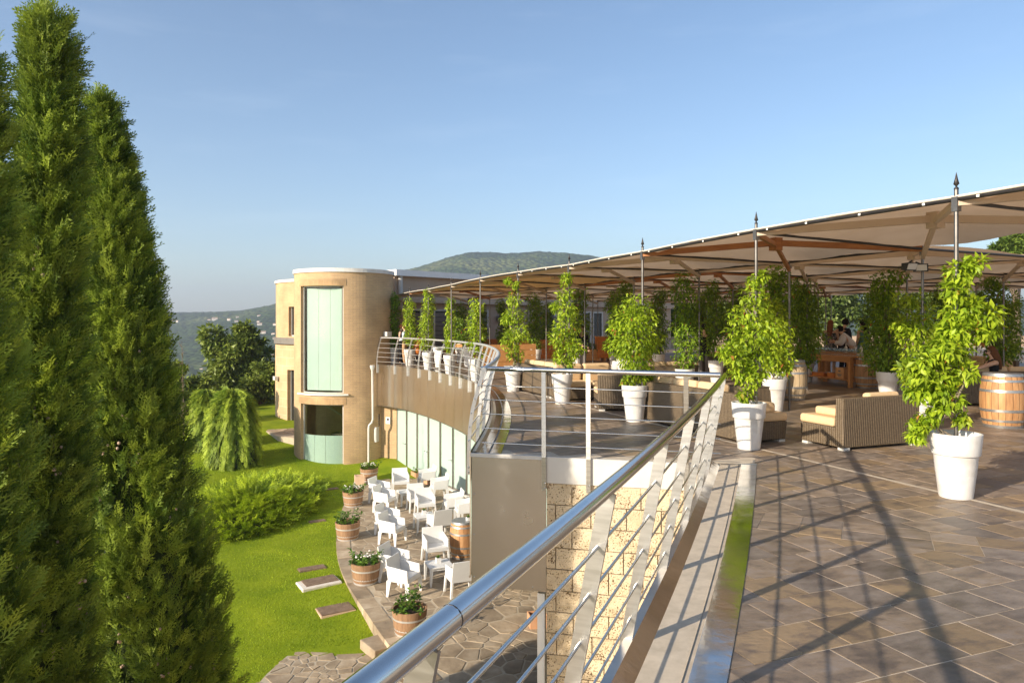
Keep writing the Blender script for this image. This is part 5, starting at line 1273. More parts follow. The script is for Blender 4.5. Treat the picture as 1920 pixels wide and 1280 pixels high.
# trees behind the terrace on the right, hedge at its end
hedge_g = 'trees closing the far end of the terrace'
for i, (x, Y, H, r) in enumerate(((8.5, 53, 4.2, 2.6), (12.5, 54, 4.6, 2.8), (16.5, 55, 4.4, 2.8), (20.5, 56, 4.8, 2.9), (25, 56, 4.8, 2.9), (30, 56, 5, 3), (35, 56, 5, 3))):
    rr = random.Random(i); cr = [(rr.uniform(-1.6, 1.6), rr.uniform(-1, 1), rr.uniform(.8, H), r*rr.uniform(.4, .6)) for q in range(12)]
    leafy_tree('hedge_tree', 'dense sunlit green tree closing the far end of the terrace', (x, Y, -.2), cr, HEDGE, 5200, .34, .18, 500+i, .15, group=hedge_g)
pxtree('pine_tree', 'green pine rising above the gap in the canopy', 1905, 40, 0, [(1880,463,12),(1900,455,18),(1920,462,24),(1895,470,14),(1940,448,26),(1865,468,8),(1930,480,26)], PINE, 9000, .32, .10, 601, tr=.25)
b = MB(); b.box((24, 51.5, .2), (34, .4, 1.2), R(8)); tag(b.build('garden_wall', material('stone_garden_wall', (.36, .26, .18), (.46, .35, .25), rough=.9, scale=1.2, bump=.5)), 'low rough stone wall in front of the trees at the end of the terrace', 'wall')
# ================================================================ BARRELS
def brl_r(z, H=.92, r0=.285, r1=.345): f = (z/H-.5)*2; return r1-(r1-r0)*f*f
def make_barrel(label, mat, group=None, H=.92, n=20):
    t = thing('wine_barrel', label, 'barrel', (0, 0, 0), 0, group)
    m = 8; a = 2*PI/n; g_ = .012
    vs = []; fs = []
    for i in range(m+1):
        z = H*i/m; r = brl_r(z, H)
        for an, rr in ((-a/2+g_/r*.5*.5, r-.004), (0, r), (a/2-g_/r*.25, r-.004)): vs.append((rr*math.cos(an), rr*math.sin(an), z))
    for i in range(m):
        for q in range(2): fs.append((3*i+q, 3*i+q+1, 3*i+q+4, 3*i+q+3))
    b = MB(); b.add(vs, fs, True); sm = b.mesh('stave', mat)
    for k in range(n): link('stave', sm, t, rz=a*k)
    b = MB(); b.lathe([(brl_r(z, H)-.014, z) for z in np.linspace(.0, H, 9)], 24); b.build('inner_shell', BLACKP, t)
    b = MB(); b.lathe([(.27, H-.035), (.0, H-.034)], 24); b.build('head', mat, t)
    for z0, z1 in ((.0, .045), (.10, .14), (.27, .315), (H-.315, H-.27), (H-.14, H-.10), (H-.045, H+.003)):
        b = MB(); b.lathe([(brl_r(z, H)+.004, z) for z in (z0, (z0+z1)/2, z1)], 32); b.build('hoop', HOOP, t)
    return t
bar0 = make_barrel('orange oak wine barrel standing behind the potted vine with bright grey hoops', OAK); bar0.location = at(1880, 799)
bpale = make_barrel('pale weathered wine barrel behind the bushy potted vine', OAKPALE); bpale.location = at(1484, 748)
clone(bar0, at(1627, 727), 1.0, 1.0, 'oak wine barrel at the end of the wooden serving table')
clone(bar0, at(1362, 704)+Vector((.25, .0, 0)), .5, 1.0, 'oak wine barrel behind the dark narrow vine')
clone(bar0, at(1217, 690), .7, .95, 'oak wine barrel behind the dense egg shaped vine')
clone(bar0, at(868, 1042, LOW), .3, 1.0, 'oak wine barrel on the lower patio beside the white chairs')
def make_tub(label, flowers, seed, scale=1.0):
    t = thing('half_barrel_planter', label, 'planter'); H = .46; prof = [(.265, 0), (.30, .15), (.335, H), (.335, H), (.305, H), (.30, H-.08)]
    b = MB(); n = 40; vs = []
    b.lathe(prof, n, smooth=False); me = b.mesh('staves', OAKDARK)
    link('staves', me, t)
    b = MB(); b.lathe([(.30, H-.09), (.15, H-.07), (0, H-.06)], 20); b.build('soil', SOIL, t)
    for z0, z1 in ((.0, .04), (.10, .135), (.29, .325)):
        b = MB(); rr = lambda z: .265+(.335-.265)*(z/H)**.85+.006
        b.lathe([(rr(z0), z0), (rr(z1), z1)], 32); b.build('hoop', HOOPL, t)
    r_ = np.random.default_rng(seed); P = []; A = []; N = []
    nst = 22 if flowers else 18
    for i in range(nst):
        an = r_.random()*2*PI; rd = .24*r_.random()**.5; h = r_.uniform(.10, .30 if flowers else .42); base = np.array([rd*math.cos(an), rd*math.sin(an), H-.06]); ou = np.array([math.cos(an), math.sin(an), 0])*rd*.8
        for q in range(16):
            f_ = r_.random(); c = base + ou*f_ + np.array([0, 0, h*f_]); d_ = unit(r_.normal(0, 1, (1, 3)))[0]; d_[2] = abs(d_[2])*.6; P.append(c); A.append(d_); N.append(np.array([0, 0, 1.])+r_.normal(0, .3, 3))
    P = np.array(P); s = r_.uniform(.7, 1.3, len(P)); link('foliage', leaf_mesh('foliage', P, np.array(A), np.array(N), .10*s, .05*s, BUSHL), t)
    if flowers:
        b = MB()
        for i in range(20):
            an = r_.random()*2*PI; rd = .26*r_.random()**.5; c = (rd*math.cos(an)*1.1, rd*math.sin(an)*1.1, H+r_.uniform(.08, .22)); b.ell(c, (.026, .026, .018), 6, 4)
        b.build('blossoms', FLOWER, t)
    t.scale = (scale,)*3; return t
tb = [(692, 904, 'half barrel planter of white flowers at the foot of the tower drainpipe'), (662, 951, 'half barrel planter of white flowers next to the pale square box'), (652, 1013, 'half barrel planter with leafy green plants at the outermost bend of the patio kerb'),
      (686, 1094, 'half barrel planter of pink white flowers beside the stacked patio chairs'), (768, 1188, 'half barrel planter with a tall leafy shrub near the stone step')]
for i, (x, y, lab) in enumerate(tb):
    t = make_tub(lab, i in (0, 1, 3), 30+i, 1.03); t.location = at(x, y-4, LOW); t.rotation_euler.z = i*1.1
def box_planter(p, size, mat, label, plant=True, rz=0.0, seed=1):
    t = thing('box_planter', label, 'planter', p, rz); x, y, z = size; w_ = .02
    b = MB(); b.box((0, 0, .015), (x-.002, y-.002, .03)); b.box((-x/2+w_/2, 0, z/2), (w_, y, z)); b.box((x/2-w_/2, 0, z/2), (w_, y, z)); b.box((0, -y/2+w_/2, z/2), (x-2*w_, w_, z)); b.box((0, y/2-w_/2, z/2), (x-2*w_, w_, z)); b.build('box', mat, t)
    b = MB(); b.box((0, 0, z*.4), (x-2*w_-.002, y-2*w_-.002, .02)); b.build('soil', SOIL, t)
    if plant:
        r_ = np.random.default_rng(seed); n = 90; P = np.stack([r_.uniform(-x/2, x/2, n)*.8, r_.uniform(-y/2, y/2, n)*.8, r_.uniform(z*.5, z+.16, n)], 1); A = r_.normal(0, 1, (n, 3)); A[:, 2] = np.abs(A[:, 2])
        link('foliage', leaf_mesh('foliage', P, A, np.array([0, 0, 1.])+r_.normal(0, .4, (n, 3)), .08, .035, BUSHL), t)
        b = MB()
        for i in range(6): b.ell((r_.uniform(-x/2, x/2)*.8, r_.uniform(-y/2, y/2)*.8, z+.14), (.02, .02, .015), 6, 4)
        b.build('blossoms', FLOWER, t)
    return t
ga = math.atan2(GD.y, GD.x)
box_planter(at(674, 908, LOW), (.34, .34, .34), TERRAP, 'pale square terracotta box beside the flower tub at the lawn edge', False, .3)
box_planter(at(780, 893, LOW), (.50, .22, .18), TERRA, 'long terracotta planter box close to the first glass doors', True, ga, 2)
box_planter(at(803, 906, LOW), (.50, .22, .18), TERRA, 'terracotta planter box with white flowers behind the patio chairs', True, ga, 3)
box_planter(at(1008, 1172, LOW), (.36, .30, .24), TERRA, 'orange terracotta box on the patio by the block wall', False, .2, 4)

# ================================================================ PATIO CHAIRS AND TABLES
ch = thing('patio_chair', 'white plastic box armchair on the lower patio', 'chair', (0, 0, 0), 0, 'white armchairs on the patio')
w_, d_ = .58, .54      # faces +Y
b = MB(); b.hexa([(-.25, -.20, .37), (.25, -.20, .37), (.25, .25, .39), (-.25, .25, .39)], [(-.25, -.20, .405), (.25, -.20, .405), (.25, .25, .43), (-.25, .25, .43)]); b.build('seat', WHITEP, ch)
b = MB(); b.hexa([(-.285, -.23, .33), (.285, -.23, .33), (.285, -.195, .33), (-.285, -.195, .33)], [(-.27, -.31, .80), (.27, -.31, .80), (.27, -.28, .80), (-.27, -.28, .80)]); b.build('backrest', WHITEP, ch, bevel=.008)
for sx in (-1, 1):
    b = MB(); x0, x1 = (.25*sx, .285*sx) if sx > 0 else (.285*sx, .25*sx)
    b.hexa([(x0, -.194, .33), (x1, -.194, .33), (x1, .27, .33), (x0, .27, .33)], [(x0, -.262, .66), (x1, -.262, .66), (x1, .25, .61), (x0, .25, .61)]); b.build('armrest', WHITEP, ch, bevel=.008)
    for sy in (-1, 1):
        x = .268*sx; y = .245 if sy > 0 else -.21
        b = MB(); q = .033
        b.hexa([(x*1.10-.020, y*1.10-.024, 0), (x*1.10+.020, y*1.10-.024, 0), (x*1.10+.020, y*1.10+.024, 0), (x*1.10-.020, y*1.10+.024, 0)], [(x-q*.5, y-q*1.7, .345), (x+q*.5, y-q*1.7, .345), (x+q*.5, y+q*1.7, .345), (x-q*.5, y+q*1.7, .345)]); b.build('leg', WHITEP, ch)
b = MB(); b.box((0, .252, .37), (.498, .035, .085)); b.build('front_apron', WHITEP, ch)
chairs = [(751, 922, 195, 'white plastic armchair by itself behind the small white table near the tower'), (712, 940, 250, 0), (721, 957, 252, 0), (727, 998, 250, 1), (735, 1016, 250, 1), (740, 1085, 250, 2), (757, 1112, 248, 2),
          (816, 1052, 200, 'white plastic armchair facing the side table with its seat turned to the terrace wall'), (824, 1004, 28, 'white plastic armchair showing its plain back beside the patio barrel'), (797, 966, 198, 3), (782, 956, 200, 3), (801, 914, 110, 4), (824, 932, 108, 4), (850, 966, 105, 5), (872, 978, 104, 5),
          (864, 1112, 22, 'white plastic armchair with its back turned at the foot of the metal end panel'), (945, 1092, 20, 'white plastic armchair mostly hidden behind the metal end panel')]
PAIR = ['white armchair of the side by side pair next to the white flower tubs', 'white armchair of the side by side pair next to the leafy tub', 'white armchair of the side by side pair next to the pink white flower tub',
        'white armchair of the pair between two side tables', 'white armchair of the pair in front of the terracotta boxes at the glass doors', 'white armchair of the pair behind the patio barrel']
first = True
for (x, y, deg, lab) in chairs:
    p = at(x, y, LOW); gr = 'white armchairs on the patio'
    if isinstance(lab, int): gr = PAIR[lab].replace('armchair', 'armchairs'); lab = PAIR[lab]
    if first: ch.location = p; ch.rotation_euler.z = R(deg); ch['label'] = lab; first = False
    else: clone(ch, p, R(deg), None, lab, gr)
tbl = thing('patio_table', 'low white plastic side table among the patio chairs', 'table', (0, 0, 0), 0, 'white side tables on the patio')
b = MB(); b.box((0, 0, .415), (.56, .56, .035)); b.build('table_top', WHITEP, tbl, bevel=.01)
b = MB(); b.box((0, 0, .372), (.50, .50, .05)); b.build('apron', WHITEP, tbl)
for sx in (-1, 1):
    for sy in (-1, 1):
        b = MB(); x, y = .245*sx, .245*sy; b.hexa([(x*1.07-.018, y*1.07-.018, 0), (x*1.07+.018, y*1.07-.018, 0), (x*1.07+.018, y*1.07+.018, 0), (x*1.07-.018, y*1.07+.018, 0)], [(x-.034, y-.034, .396), (x+.034, y-.034, .396), (x+.034, y+.034, .396), (x-.034, y+.034, .396)]); b.build('leg', WHITEP, tbl)
sp_ = thing('succulent_pot', 'tiny white cube pot with a dark succulent on a patio table', 'pot', (0, 0, 0), 0, 'succulent pots on the patio')
b = MB(); b.box((0, 0, .055), (.11, .11, .11)); b.build('pot', WHITEP, sp_); r_ = np.random.default_rng(1); A = r_.normal(0, 1, (26, 3)); A[:, 2] = np.abs(A[:, 2])+.3
link('leaves', leaf_mesh('leaves', np.tile([0, 0, .11], (26, 1)).astype(float), A, np.array([0, 0, 1.])+r_.normal(0, .3, (26, 3)), .075, .03, BUSHL), sp_)
for i, (x, y, dg) in enumerate(((763, 944, 25), (796, 992, 20), (823, 1090, 22))):
    p = at(x, y, LOW)
    if i == 0: tbl.location = p; tbl.rotation_euler.z = R(dg); sp_.location = p+Vector((.1, .06, .4335))
    else: clone(tbl, p, R(dg)); clone(sp_, p+Vector((-.02, .05, .4335)), .4)
clone(sp_, at(877, 1042, LOW)+Vector((.02, 0, .891)), .4)

# manhole covers in the lawn
IRON = material('rusty_cover', (.16, .10, .06), (.24, .16, .10), rough=.85, scale=9, bump=.4)
CONC = material('pale_concrete', (.62, .55, .46), (.70, .63, .54), rough=.9, scale=6)
mh = thing('manhole_cover', 'brown manhole cover in a bright white concrete frame sunk in the lawn', 'cover', at(598, 1091, LOW-.02), R(33)); mh.location.z = float(gz(mh.location.x, mh.location.y))-.035
b = MB(); b.box((0, 0, .0), (.92, .56, .16)); b.build('frame', CONC, mh, bevel=.02); b = MB(); b.box((.04, .05, .085), (.76, .44, .02)); b.build('lid', IRON, mh)
for (x, y, sx, sy, lab) in ((629, 1133, .74, .50, 'brown manhole cover with a thin mortar rim close to the patio kerb'), (585, 1065, .66, .30, 'flush brown manhole cover just above the white framed one'), (595, 977, .5, .22, 'small brown cover plate in the middle of the lawn'), (620, 918, .55, .24, 'small cover plate in the shaded lawn near the flower tubs')):
    p = at(x, y, LOW-.03); t = thing('manhole_cover', lab, 'cover', (p.x, p.y, float(gz(p.x, p.y))-.04), R(30)); b = MB(); b.box((0, 0, .0), (sx, sy, .10)); b.build('frame', TERRAP if sx > .7 else IRON, t); b = MB(); b.box((0, 0, .06), (sx-.04, sy-.04, .02)); b.build('lid', IRON, t)

# ================================================================ WICKER SOFAS
def cushion(b_name, parent, c, size, mat=CUSH, rot=(0, 0, 0)):
    b = MB(); b.box((0, 0, 0), size); o = b.build(b_name, mat, parent, c); o.rotation_euler = rot
    bv = o.modifiers.new('bevel', 'BEVEL'); bv.width = min(size)*.32; bv.segments = 3
    return o
def sofa(loc, rz, L, label, D=.82, H=.73, seats=None, arm=False, backc=True, flat=False):
    """back along local x from 0..L at y = 0, seat towards +y"""
    t = thing('wicker_sofa', label, 'sofa', loc, rz); bt = .16
    b = MB(); b.hexa([(0, 0, .04), (L, 0, .04), (L, bt, .04), (0, bt, .04)], [(0, -.02, H), (L, -.02, H), (L, bt-.03, H), (0, bt-.03, H)]); b.build('backrest', WICKER, t, bevel=.015)
    b = MB(); b.hexa([(.012, bt+.003, .04), (L-.012, bt+.003, .04), (L-.012, D-.03, .04), (.012, D-.03, .04)], [(.012, bt+.003, .31), (L-.012, bt+.003, .31), (L-.012, D, .31), (.012, D, .31)]); b.build('seat_base', WICKER, t, bevel=.012)
    if arm:
        b = MB(); b.box((L-.08+.0, (bt+D)/2, .30), (.15, D-bt-.01, .52)); b.build('armrest', WICKER, t, bevel=.015)
    ns = seats or max(1, round(L/.75)); wd = (L-(.16 if arm else 0))/ns
    for i in range(ns):
        cushion('seat_cushion', t, (wd*(i+.5), (bt+D)/2+.02, .375), (wd-.02, D-bt-.0, .13))
        if flat: cushion('back_cushion', t, (wd*(i+.5)+.03, (bt+D)/2-.04, .50), (wd*.72, .40, .12), rot=(0, 0, .1))
        elif backc: cushion('back_cushion', t, (wd*(i+.5), bt+.10, .62), (wd-.05, .16, .40), rot=(R(-10), 0, 0))
    for x in (.08, L-.08):
        for y in (.06, D-.08): b = MB(); b.box((x, y, .018), (.11, .11, .036)); b.build('foot', FRAMEG, t)
    return t
av = math.atan2(V_.y, V_.x)
sofa(Vector((4.62, 9.93, 0)), av, 1.46, 'two seat wicker sofa seen from behind on the slate floor with a folded tan cushion', flat=False, backc=False, seats=2)
sc = bpy.data.objects[-1] if False else None
t = [o for o in C.objects if o.name == 'wicker_sofa'][0]
cushion('back_cushion', t, (.34, .46, .50), (.42, .40, .12)); cushion('back_cushion', t, (1.0, .12+.12, .60), (.62, .14, .34), rot=(R(-8), 0, 0))
# sofas with their backs to the railing row: back runs along U, seat faces V
au = math.atan2(-U.y, -U.x)
sB = sofa(Vector((2.36, 13.15, 0)), au, 2.9, 'long wicker sofa with its back to the row of white pots', backc=True, seats=4)
for o in list(sB.children):
    if o.name.startswith('back_cushion') and o.location.x > 2.0: o.location = (o.location.x, .5, .50); o.rotation_euler = (R(90), 0, .2); o.scale = (.75, 1, .95)
sofa(Vector((.12, 18.9, 0)), au, 2.0, 'wicker sofa with tan cushions behind the slim tall vine', seats=3)
sofa(Vector((1.75, 14.4, 0)), av-.35, .80, 'single wicker seat turned sideways between the pots', seats=1)
sofa(at(1150, 752)+Vector((-.05, 1.25, 0)), av+PI, 1.5, 'wicker sofa facing the railing with two tan seat cushions', seats=2)
sofa(Vector((3.2, 17.2, 0)), av, 1.6, 'wicker sofa with tan cushions behind the long sofa', seats=2)
sofa(at(1868, 765)+Vector((-.9, .35, 0)), av*.3, 2.6, 'wicker sofa on which the woman in sunglasses sits', seats=3, backc=True)
sofa(Vector((14.2, 19.9, 0)), av+PI*.5, 2.2, 'wicker sofa in the shade at the far right of the terrace', seats=3)
sofa(Vector((6.2, 23.2, 0)), av, 2.0, 'wicker sofa in the shade beyond the man in the black jacket', seats=2)
# wicker coffee table with flowers next to pot
t = thing('wicker_table', 'low wicker table top behind the broad vine with a small vase', 'table', at(1425, 775)+Vector((.05, .45, 0)), av)
b = MB(); b.box((0, 0, .25), (.8, .6, .50)); b.build('base', WICKER, t, bevel=.02); b = MB(); b.box((0, 0, .508), (.82, .62, .016)); b.build('table_top', WICKER, t)
vs_ = thing('flower_vase', 'small glass vase of pale roses on the wicker table', 'vase', t.location+Vector((-.16, .1, .517)))
b = MB(); b.lathe([(.03, 0), (.035, .02), (.04, .12), (.036, .12), (.03, .02)], 10); b.build('vase', GLASS, vs_)
b = MB(); rr = random.Random(2)
for i in range(7): b.ell((rr.uniform(-.09, .09), rr.uniform(-.06, .06), .24+rr.uniform(0, .08)), (.034, .034, .028), 7, 5)
b.build('roses', FLOWER, vs_); r_ = np.random.default_rng(3); A = r_.normal(0, .7, (40, 3)); A[:, 2] += .3
link('leaves', leaf_mesh('leaves', r_.normal(0, .035, (40, 3))+np.array([0, 0, .17]), A, np.array([0, 0, 1.])+r_.normal(0, .3, (40, 3)), .07, .03, BUSHL), vs_)

# ================================================================ WOODEN TABLES, CRATES, GLASSES
st = thing('serving_table', 'honey coloured wooden serving table with a low shelf and rows of glasses', 'table', at(1594, 727), R(170))
p0 = at(1507, 716); p1 = at(1594, 727); Lt = (p1-p0).length; st.location = p0; st.rotation_euler.z = math.atan2((p1-p0).y, (p1-p0).x); Wt = .75; Ht = .86
b = MB(); b.box((Lt/2, Wt/2, Ht-.02), (Lt+.1, Wt+.06, .04)); b.build('table_top', TABLEW, st)
b = MB(); b.box((Lt/2, .05, Ht-.105), (Lt-.1, .035, .13)); b.build('apron', TABLEW, st); b = MB(); b.box((Lt/2, Wt-.05, Ht-.105), (Lt-.1, .035, .13)); b.build('apron', TABLEW, st)
for x in (.03, Lt-.03):
    for y in (.03, Wt-.03): b = MB(); b.box((x, y, (Ht-.041)/2), (.09, .09, Ht-.041)); b.build('leg', TABLEW, st)
b = MB(); b.box((Lt/2, Wt/2, .20), (Lt-.1, Wt-.12, .03)); b.build('shelf', TABLEW, st)
def on_t(x, y, z): return st.matrix_basis @ Vector((x, y, z))
gl_me = None
GL2 = glass_material('goblet_glass', (.93, .95, .95)); 
b = MB(); b.lathe([(.034, 0), (.034, .003), (.005, .008), (.004, .075), (.012, .09), (.034, .12), (.036, .15), (.030, .20)], 10); gm = b.mesh('wine_glass', GL2)
rzt = st.rotation_euler.z; ci = 0
for ry in range(4):
    for rx in range(20):
        p = on_t(.32+(Lt-.40)*rx/19, .10+.085*ry, Ht+.0005); o = link('wine_glass', gm, None, p, rx*.7); o['label'] = 'clear stemmed glass standing in rows on the serving table'; o['category'] = 'glass'; o['group'] = 'glasses on the serving table'
for rx in range(7):
    p = on_t(.75+.08*rx, .2+.06*(rx % 2), .2155); o = link('wine_glass', gm, None, p); o.scale = (1, 1, .8); o['label'] = 'clear glass standing on the low shelf of the serving table'; o['category'] = 'glass'; o['group'] = 'glasses on the table shelf'
for (x, w_, h_, m_, lab) in ((.38, .55, .10, ORANGE, 'flat orange tray on the shelf of the serving table'), (.97, .32, .13, ORANGE, 'small orange box on the shelf of the serving table'), (1.33, .34, .30, ORANGEL, 'pale wooden wine crate with a dark stamp on the table shelf')):
    t = thing('wooden_crate', lab, 'crate', on_t(x, .38, .2155), rzt); b = MB(); b.box((0, 0, h_/2), (w_, .4, h_)); b.build('box', m_, t, bevel=.006)
    if h_ > .2: b = MB(); b.ell((0, -.202, .20), (.055, .003, .022), 10, 6); b.box((0, -.202, .10), (.16, .004, .035)); b.box((0, -.202, .055), (.10, .004, .02)); b.build('stamp', GREYDOOR, t)
st2 = thing('side_counter', 'long narrow wooden counter standing behind the serving table', 'counter', on_t(-.9, 1.5, 0), rzt)
b = MB(); b.box((1.2, 0, .84), (2.8, .5, .06)); b.build('counter_top', TABLEW, st2)
for x in (-.1, 1.2, 2.5): b = MB(); b.box((x, 0, .405), (.09, .4, .81)); b.build('leg', TABLEW, st2)
for i in range(4):
    p = on_t(.05+.32*i, 1.45+.05*(i % 2), .8705); b = MB(); b.lathe([(.04, 0), (.045, .02), (.045, .16), (.015, .21), (.014, .28), (.0, .285)][:-1], 10); o = b.build('bottle', FRAMEG if i % 2 else WHITEPAINT); o.location = p; tag(o, 'small pale bottle or carafe on the counter behind the serving table', 'bottle', 'bottles on the counter')
# orange pallet furniture and cabinet near the louvred doors
def board_seat(px, py, L, H, D, label, rz=0.0, mt=ORANGE):
    t = thing('orange_bench', label, 'bench', at(px, py), rz); n = 4
    for i in range(n): b = MB(); b.box((L/2, 0, H*(i+.5)/n), (L, .04, H/n-.015)); b.build('plank', mt, t)
    for x in (.06, L-.06): b = MB(); b.box((x, .07, H/2), (.07, .09, H)); b.build('post', mt, t)
    b = MB(); b.box((L/2, D/2+.12, .40), (L, D, .06)); b.build('seat', ORANGEL, t)
    b = MB(); b.box((L/2, D+.08, .185), (L-.1, .05, .37)); b.build('front', mt, t)
board_seat(835, 676, 3.2, 1.0, .7, 'orange wooden bench behind the white table', R(20)); board_seat(905, 690, 2.4, .92, .7, 'light orange wooden bench near the bend of the curved railing', R(28), ORANGEL)
board_seat(958, 674, 3.0, .95, .7, 'orange wooden bench behind the low wicker sofa', R(24)); 
cbn = thing('orange_cabinet', 'tall orange wooden cabinet on a pallet near the open door', 'cabinet', at(1132, 676), R(10)); b = MB(); b.box((0, 0, .62), (.72, .5, .98)); b.build('body', ORANGE, cbn, bevel=.01); b = MB(); b.box((0, 0, 1.125), (.78, .56, .03)); b.build('top', ORANGEL, cbn); b = MB(); b.box((0, -.253, .35), (.70, .012, .02)); b.build('rail', ORANGEL, cbn)
for x in (-.28, 0, .28): b = MB(); b.box((x, 0, .065), (.1, .48, .13)); b.build('pallet_block', ORANGEL, cbn)
for i, x in enumerate((1108,)):
    pc = thing('plank_crate', 'low orange slatted crate holding plants beside the orange cabinet', 'crate', at(x, 676), R(10))
    for q in range(4): b = MB(); b.box((0, -.25, .08+.13*q), (.7, .03, .11)); b.build('slat', ORANGEL, pc)
    b = MB(); b.box((0, 0, .27), (.68, .46, .54)); b.build('box', TERRA, pc); r_ = np.random.default_rng(5); P = r_.normal(0, 1, (120, 3))*np.array([.2, .15, .1])+np.array([0, 0, .65]); link('foliage', leaf_mesh('foliage', P, r_.normal(0, 1, (120, 3)), np.array([0, 0, 1.])+r_.normal(0, .4, (120, 3)), .14, .06, BUSHL), pc)
wt = thing('white_table', 'white table with two broad tapered legs behind the curved railing', 'table', at(818, 688), R(-8)); b = MB(); b.box((.85, .1, .78), (1.9, .7, .05)); b.build('table_top', WHITEPAINT, wt)
for x in (.05, 1.25): b = MB(); b.hexa([(x-.08, .0, 0), (x+.08, .0, 0), (x+.08, .12, 0), (x-.08, .12, 0)], [(x-.18, -.05, .754), (x+.18, -.05, .754), (x+.18, .2, .754), (x-.18, .2, .754)]); b.build('leg', WHITEPAINT, wt)
sb = thing('napkin_box', 'small wooden box on the white table', 'box', wt.location+Vector((.9, .02, .8055)), .1); b = MB(); b.box((0, 0, .06), (.28, .18, .12)); b.build('box', ORANGEL, sb); b = MB(); b.box((0, 0, .128), (.22, .12, .016)); b.build('napkins', WHITEPAINT, sb)
# pushchair
pc = thing('pushchair', 'orange pushchair standing behind the curved railing', 'pushchair', at(783, 683), .6)
b = MB(); b.ell((0, 0, .78), (.22, .26, .42), 12, 8); b.build('hood', ORANGE, pc)
b = MB(); b.tube([(-.18, .25, .15), (-.18, -.2, .75), (-.16, -.42, 1.0), (.16, -.42, 1.0), (.18, -.2, .75), (.18, .25, .15)], .014, 6); b.tube([(-.18, -.25, .15), (-.18, .1, .6)], .014, 6); b.tube([(.18, -.25, .15), (.18, .1, .6)], .014, 6); b.build('frame', FRAMEG, pc)
for x in (-.2, .2):
    for y in (-.27, .27): b = MB(); b.tube([(x, y+.11*math.cos(a), .125+.11*math.sin(a)) for a in np.linspace(0, 2*PI, 15)[:-1]], .016, 6, closed=True); b.tube([(x, y-.1, .125), (x, y+.1, .125)], .008, 5); b.build('wheel', BLACKP, pc)

# ================================================================ PEOPLE
SKIN = material('skin', (.55, .33, .22), (.60, .37, .25), rough=.55, scale=6, sss=.1)
def cloth(name, c): return material(name, tuple(x*.85 for x in c), c, rough=.85, scale=9, spec=.2, bump=.2)
HB = cloth('hair_brown', (.14, .06, .025)); HR = cloth('hair_auburn', (.20, .075, .03)); HK = cloth('hair_black', (.02, .015, .012))
CK = cloth('cloth_black', (.018, .018, .02)); CW = cloth('cloth_white', (.70, .68, .68)); CG = cloth('cloth_grey', (.16, .14, .13)); CT = cloth('cloth_teal', (.10, .22, .22)); CTan = cloth('cloth_tan', (.45, .28, .15)); CB = cloth('cloth_pale_blue', (.55, .62, .70)); CF = material('cloth_floral', (.02, .03, .03), (.35, .30, .28), rough=.85, scale=22, spread=(.48, .56)); CJ = cloth('cloth_denim', (.10, .16, .28))
def skinmesh(name, verts, edges, radii, mat, parent, root=0, sub=1):
    me = bpy.data.meshes.new(name); me.from_pydata(verts, edges, []); me.materials.append(mat); o = link(name, me, parent)
    m = o.modifiers.new('skin', 'SKIN'); m.use_smooth_shade = True; m.branch_smoothing = .4
    lay = me.skin_vertices[0] if me.skin_vertices else None
    for i, r in enumerate(radii): lay.data[i].radius = r if hasattr(r, '__len__') else (r, r); lay.data[i].use_root = (i == root)
    s = o.modifiers.new('sub', 'SUBSURF'); s.levels = sub; s.render_levels = sub
    return o
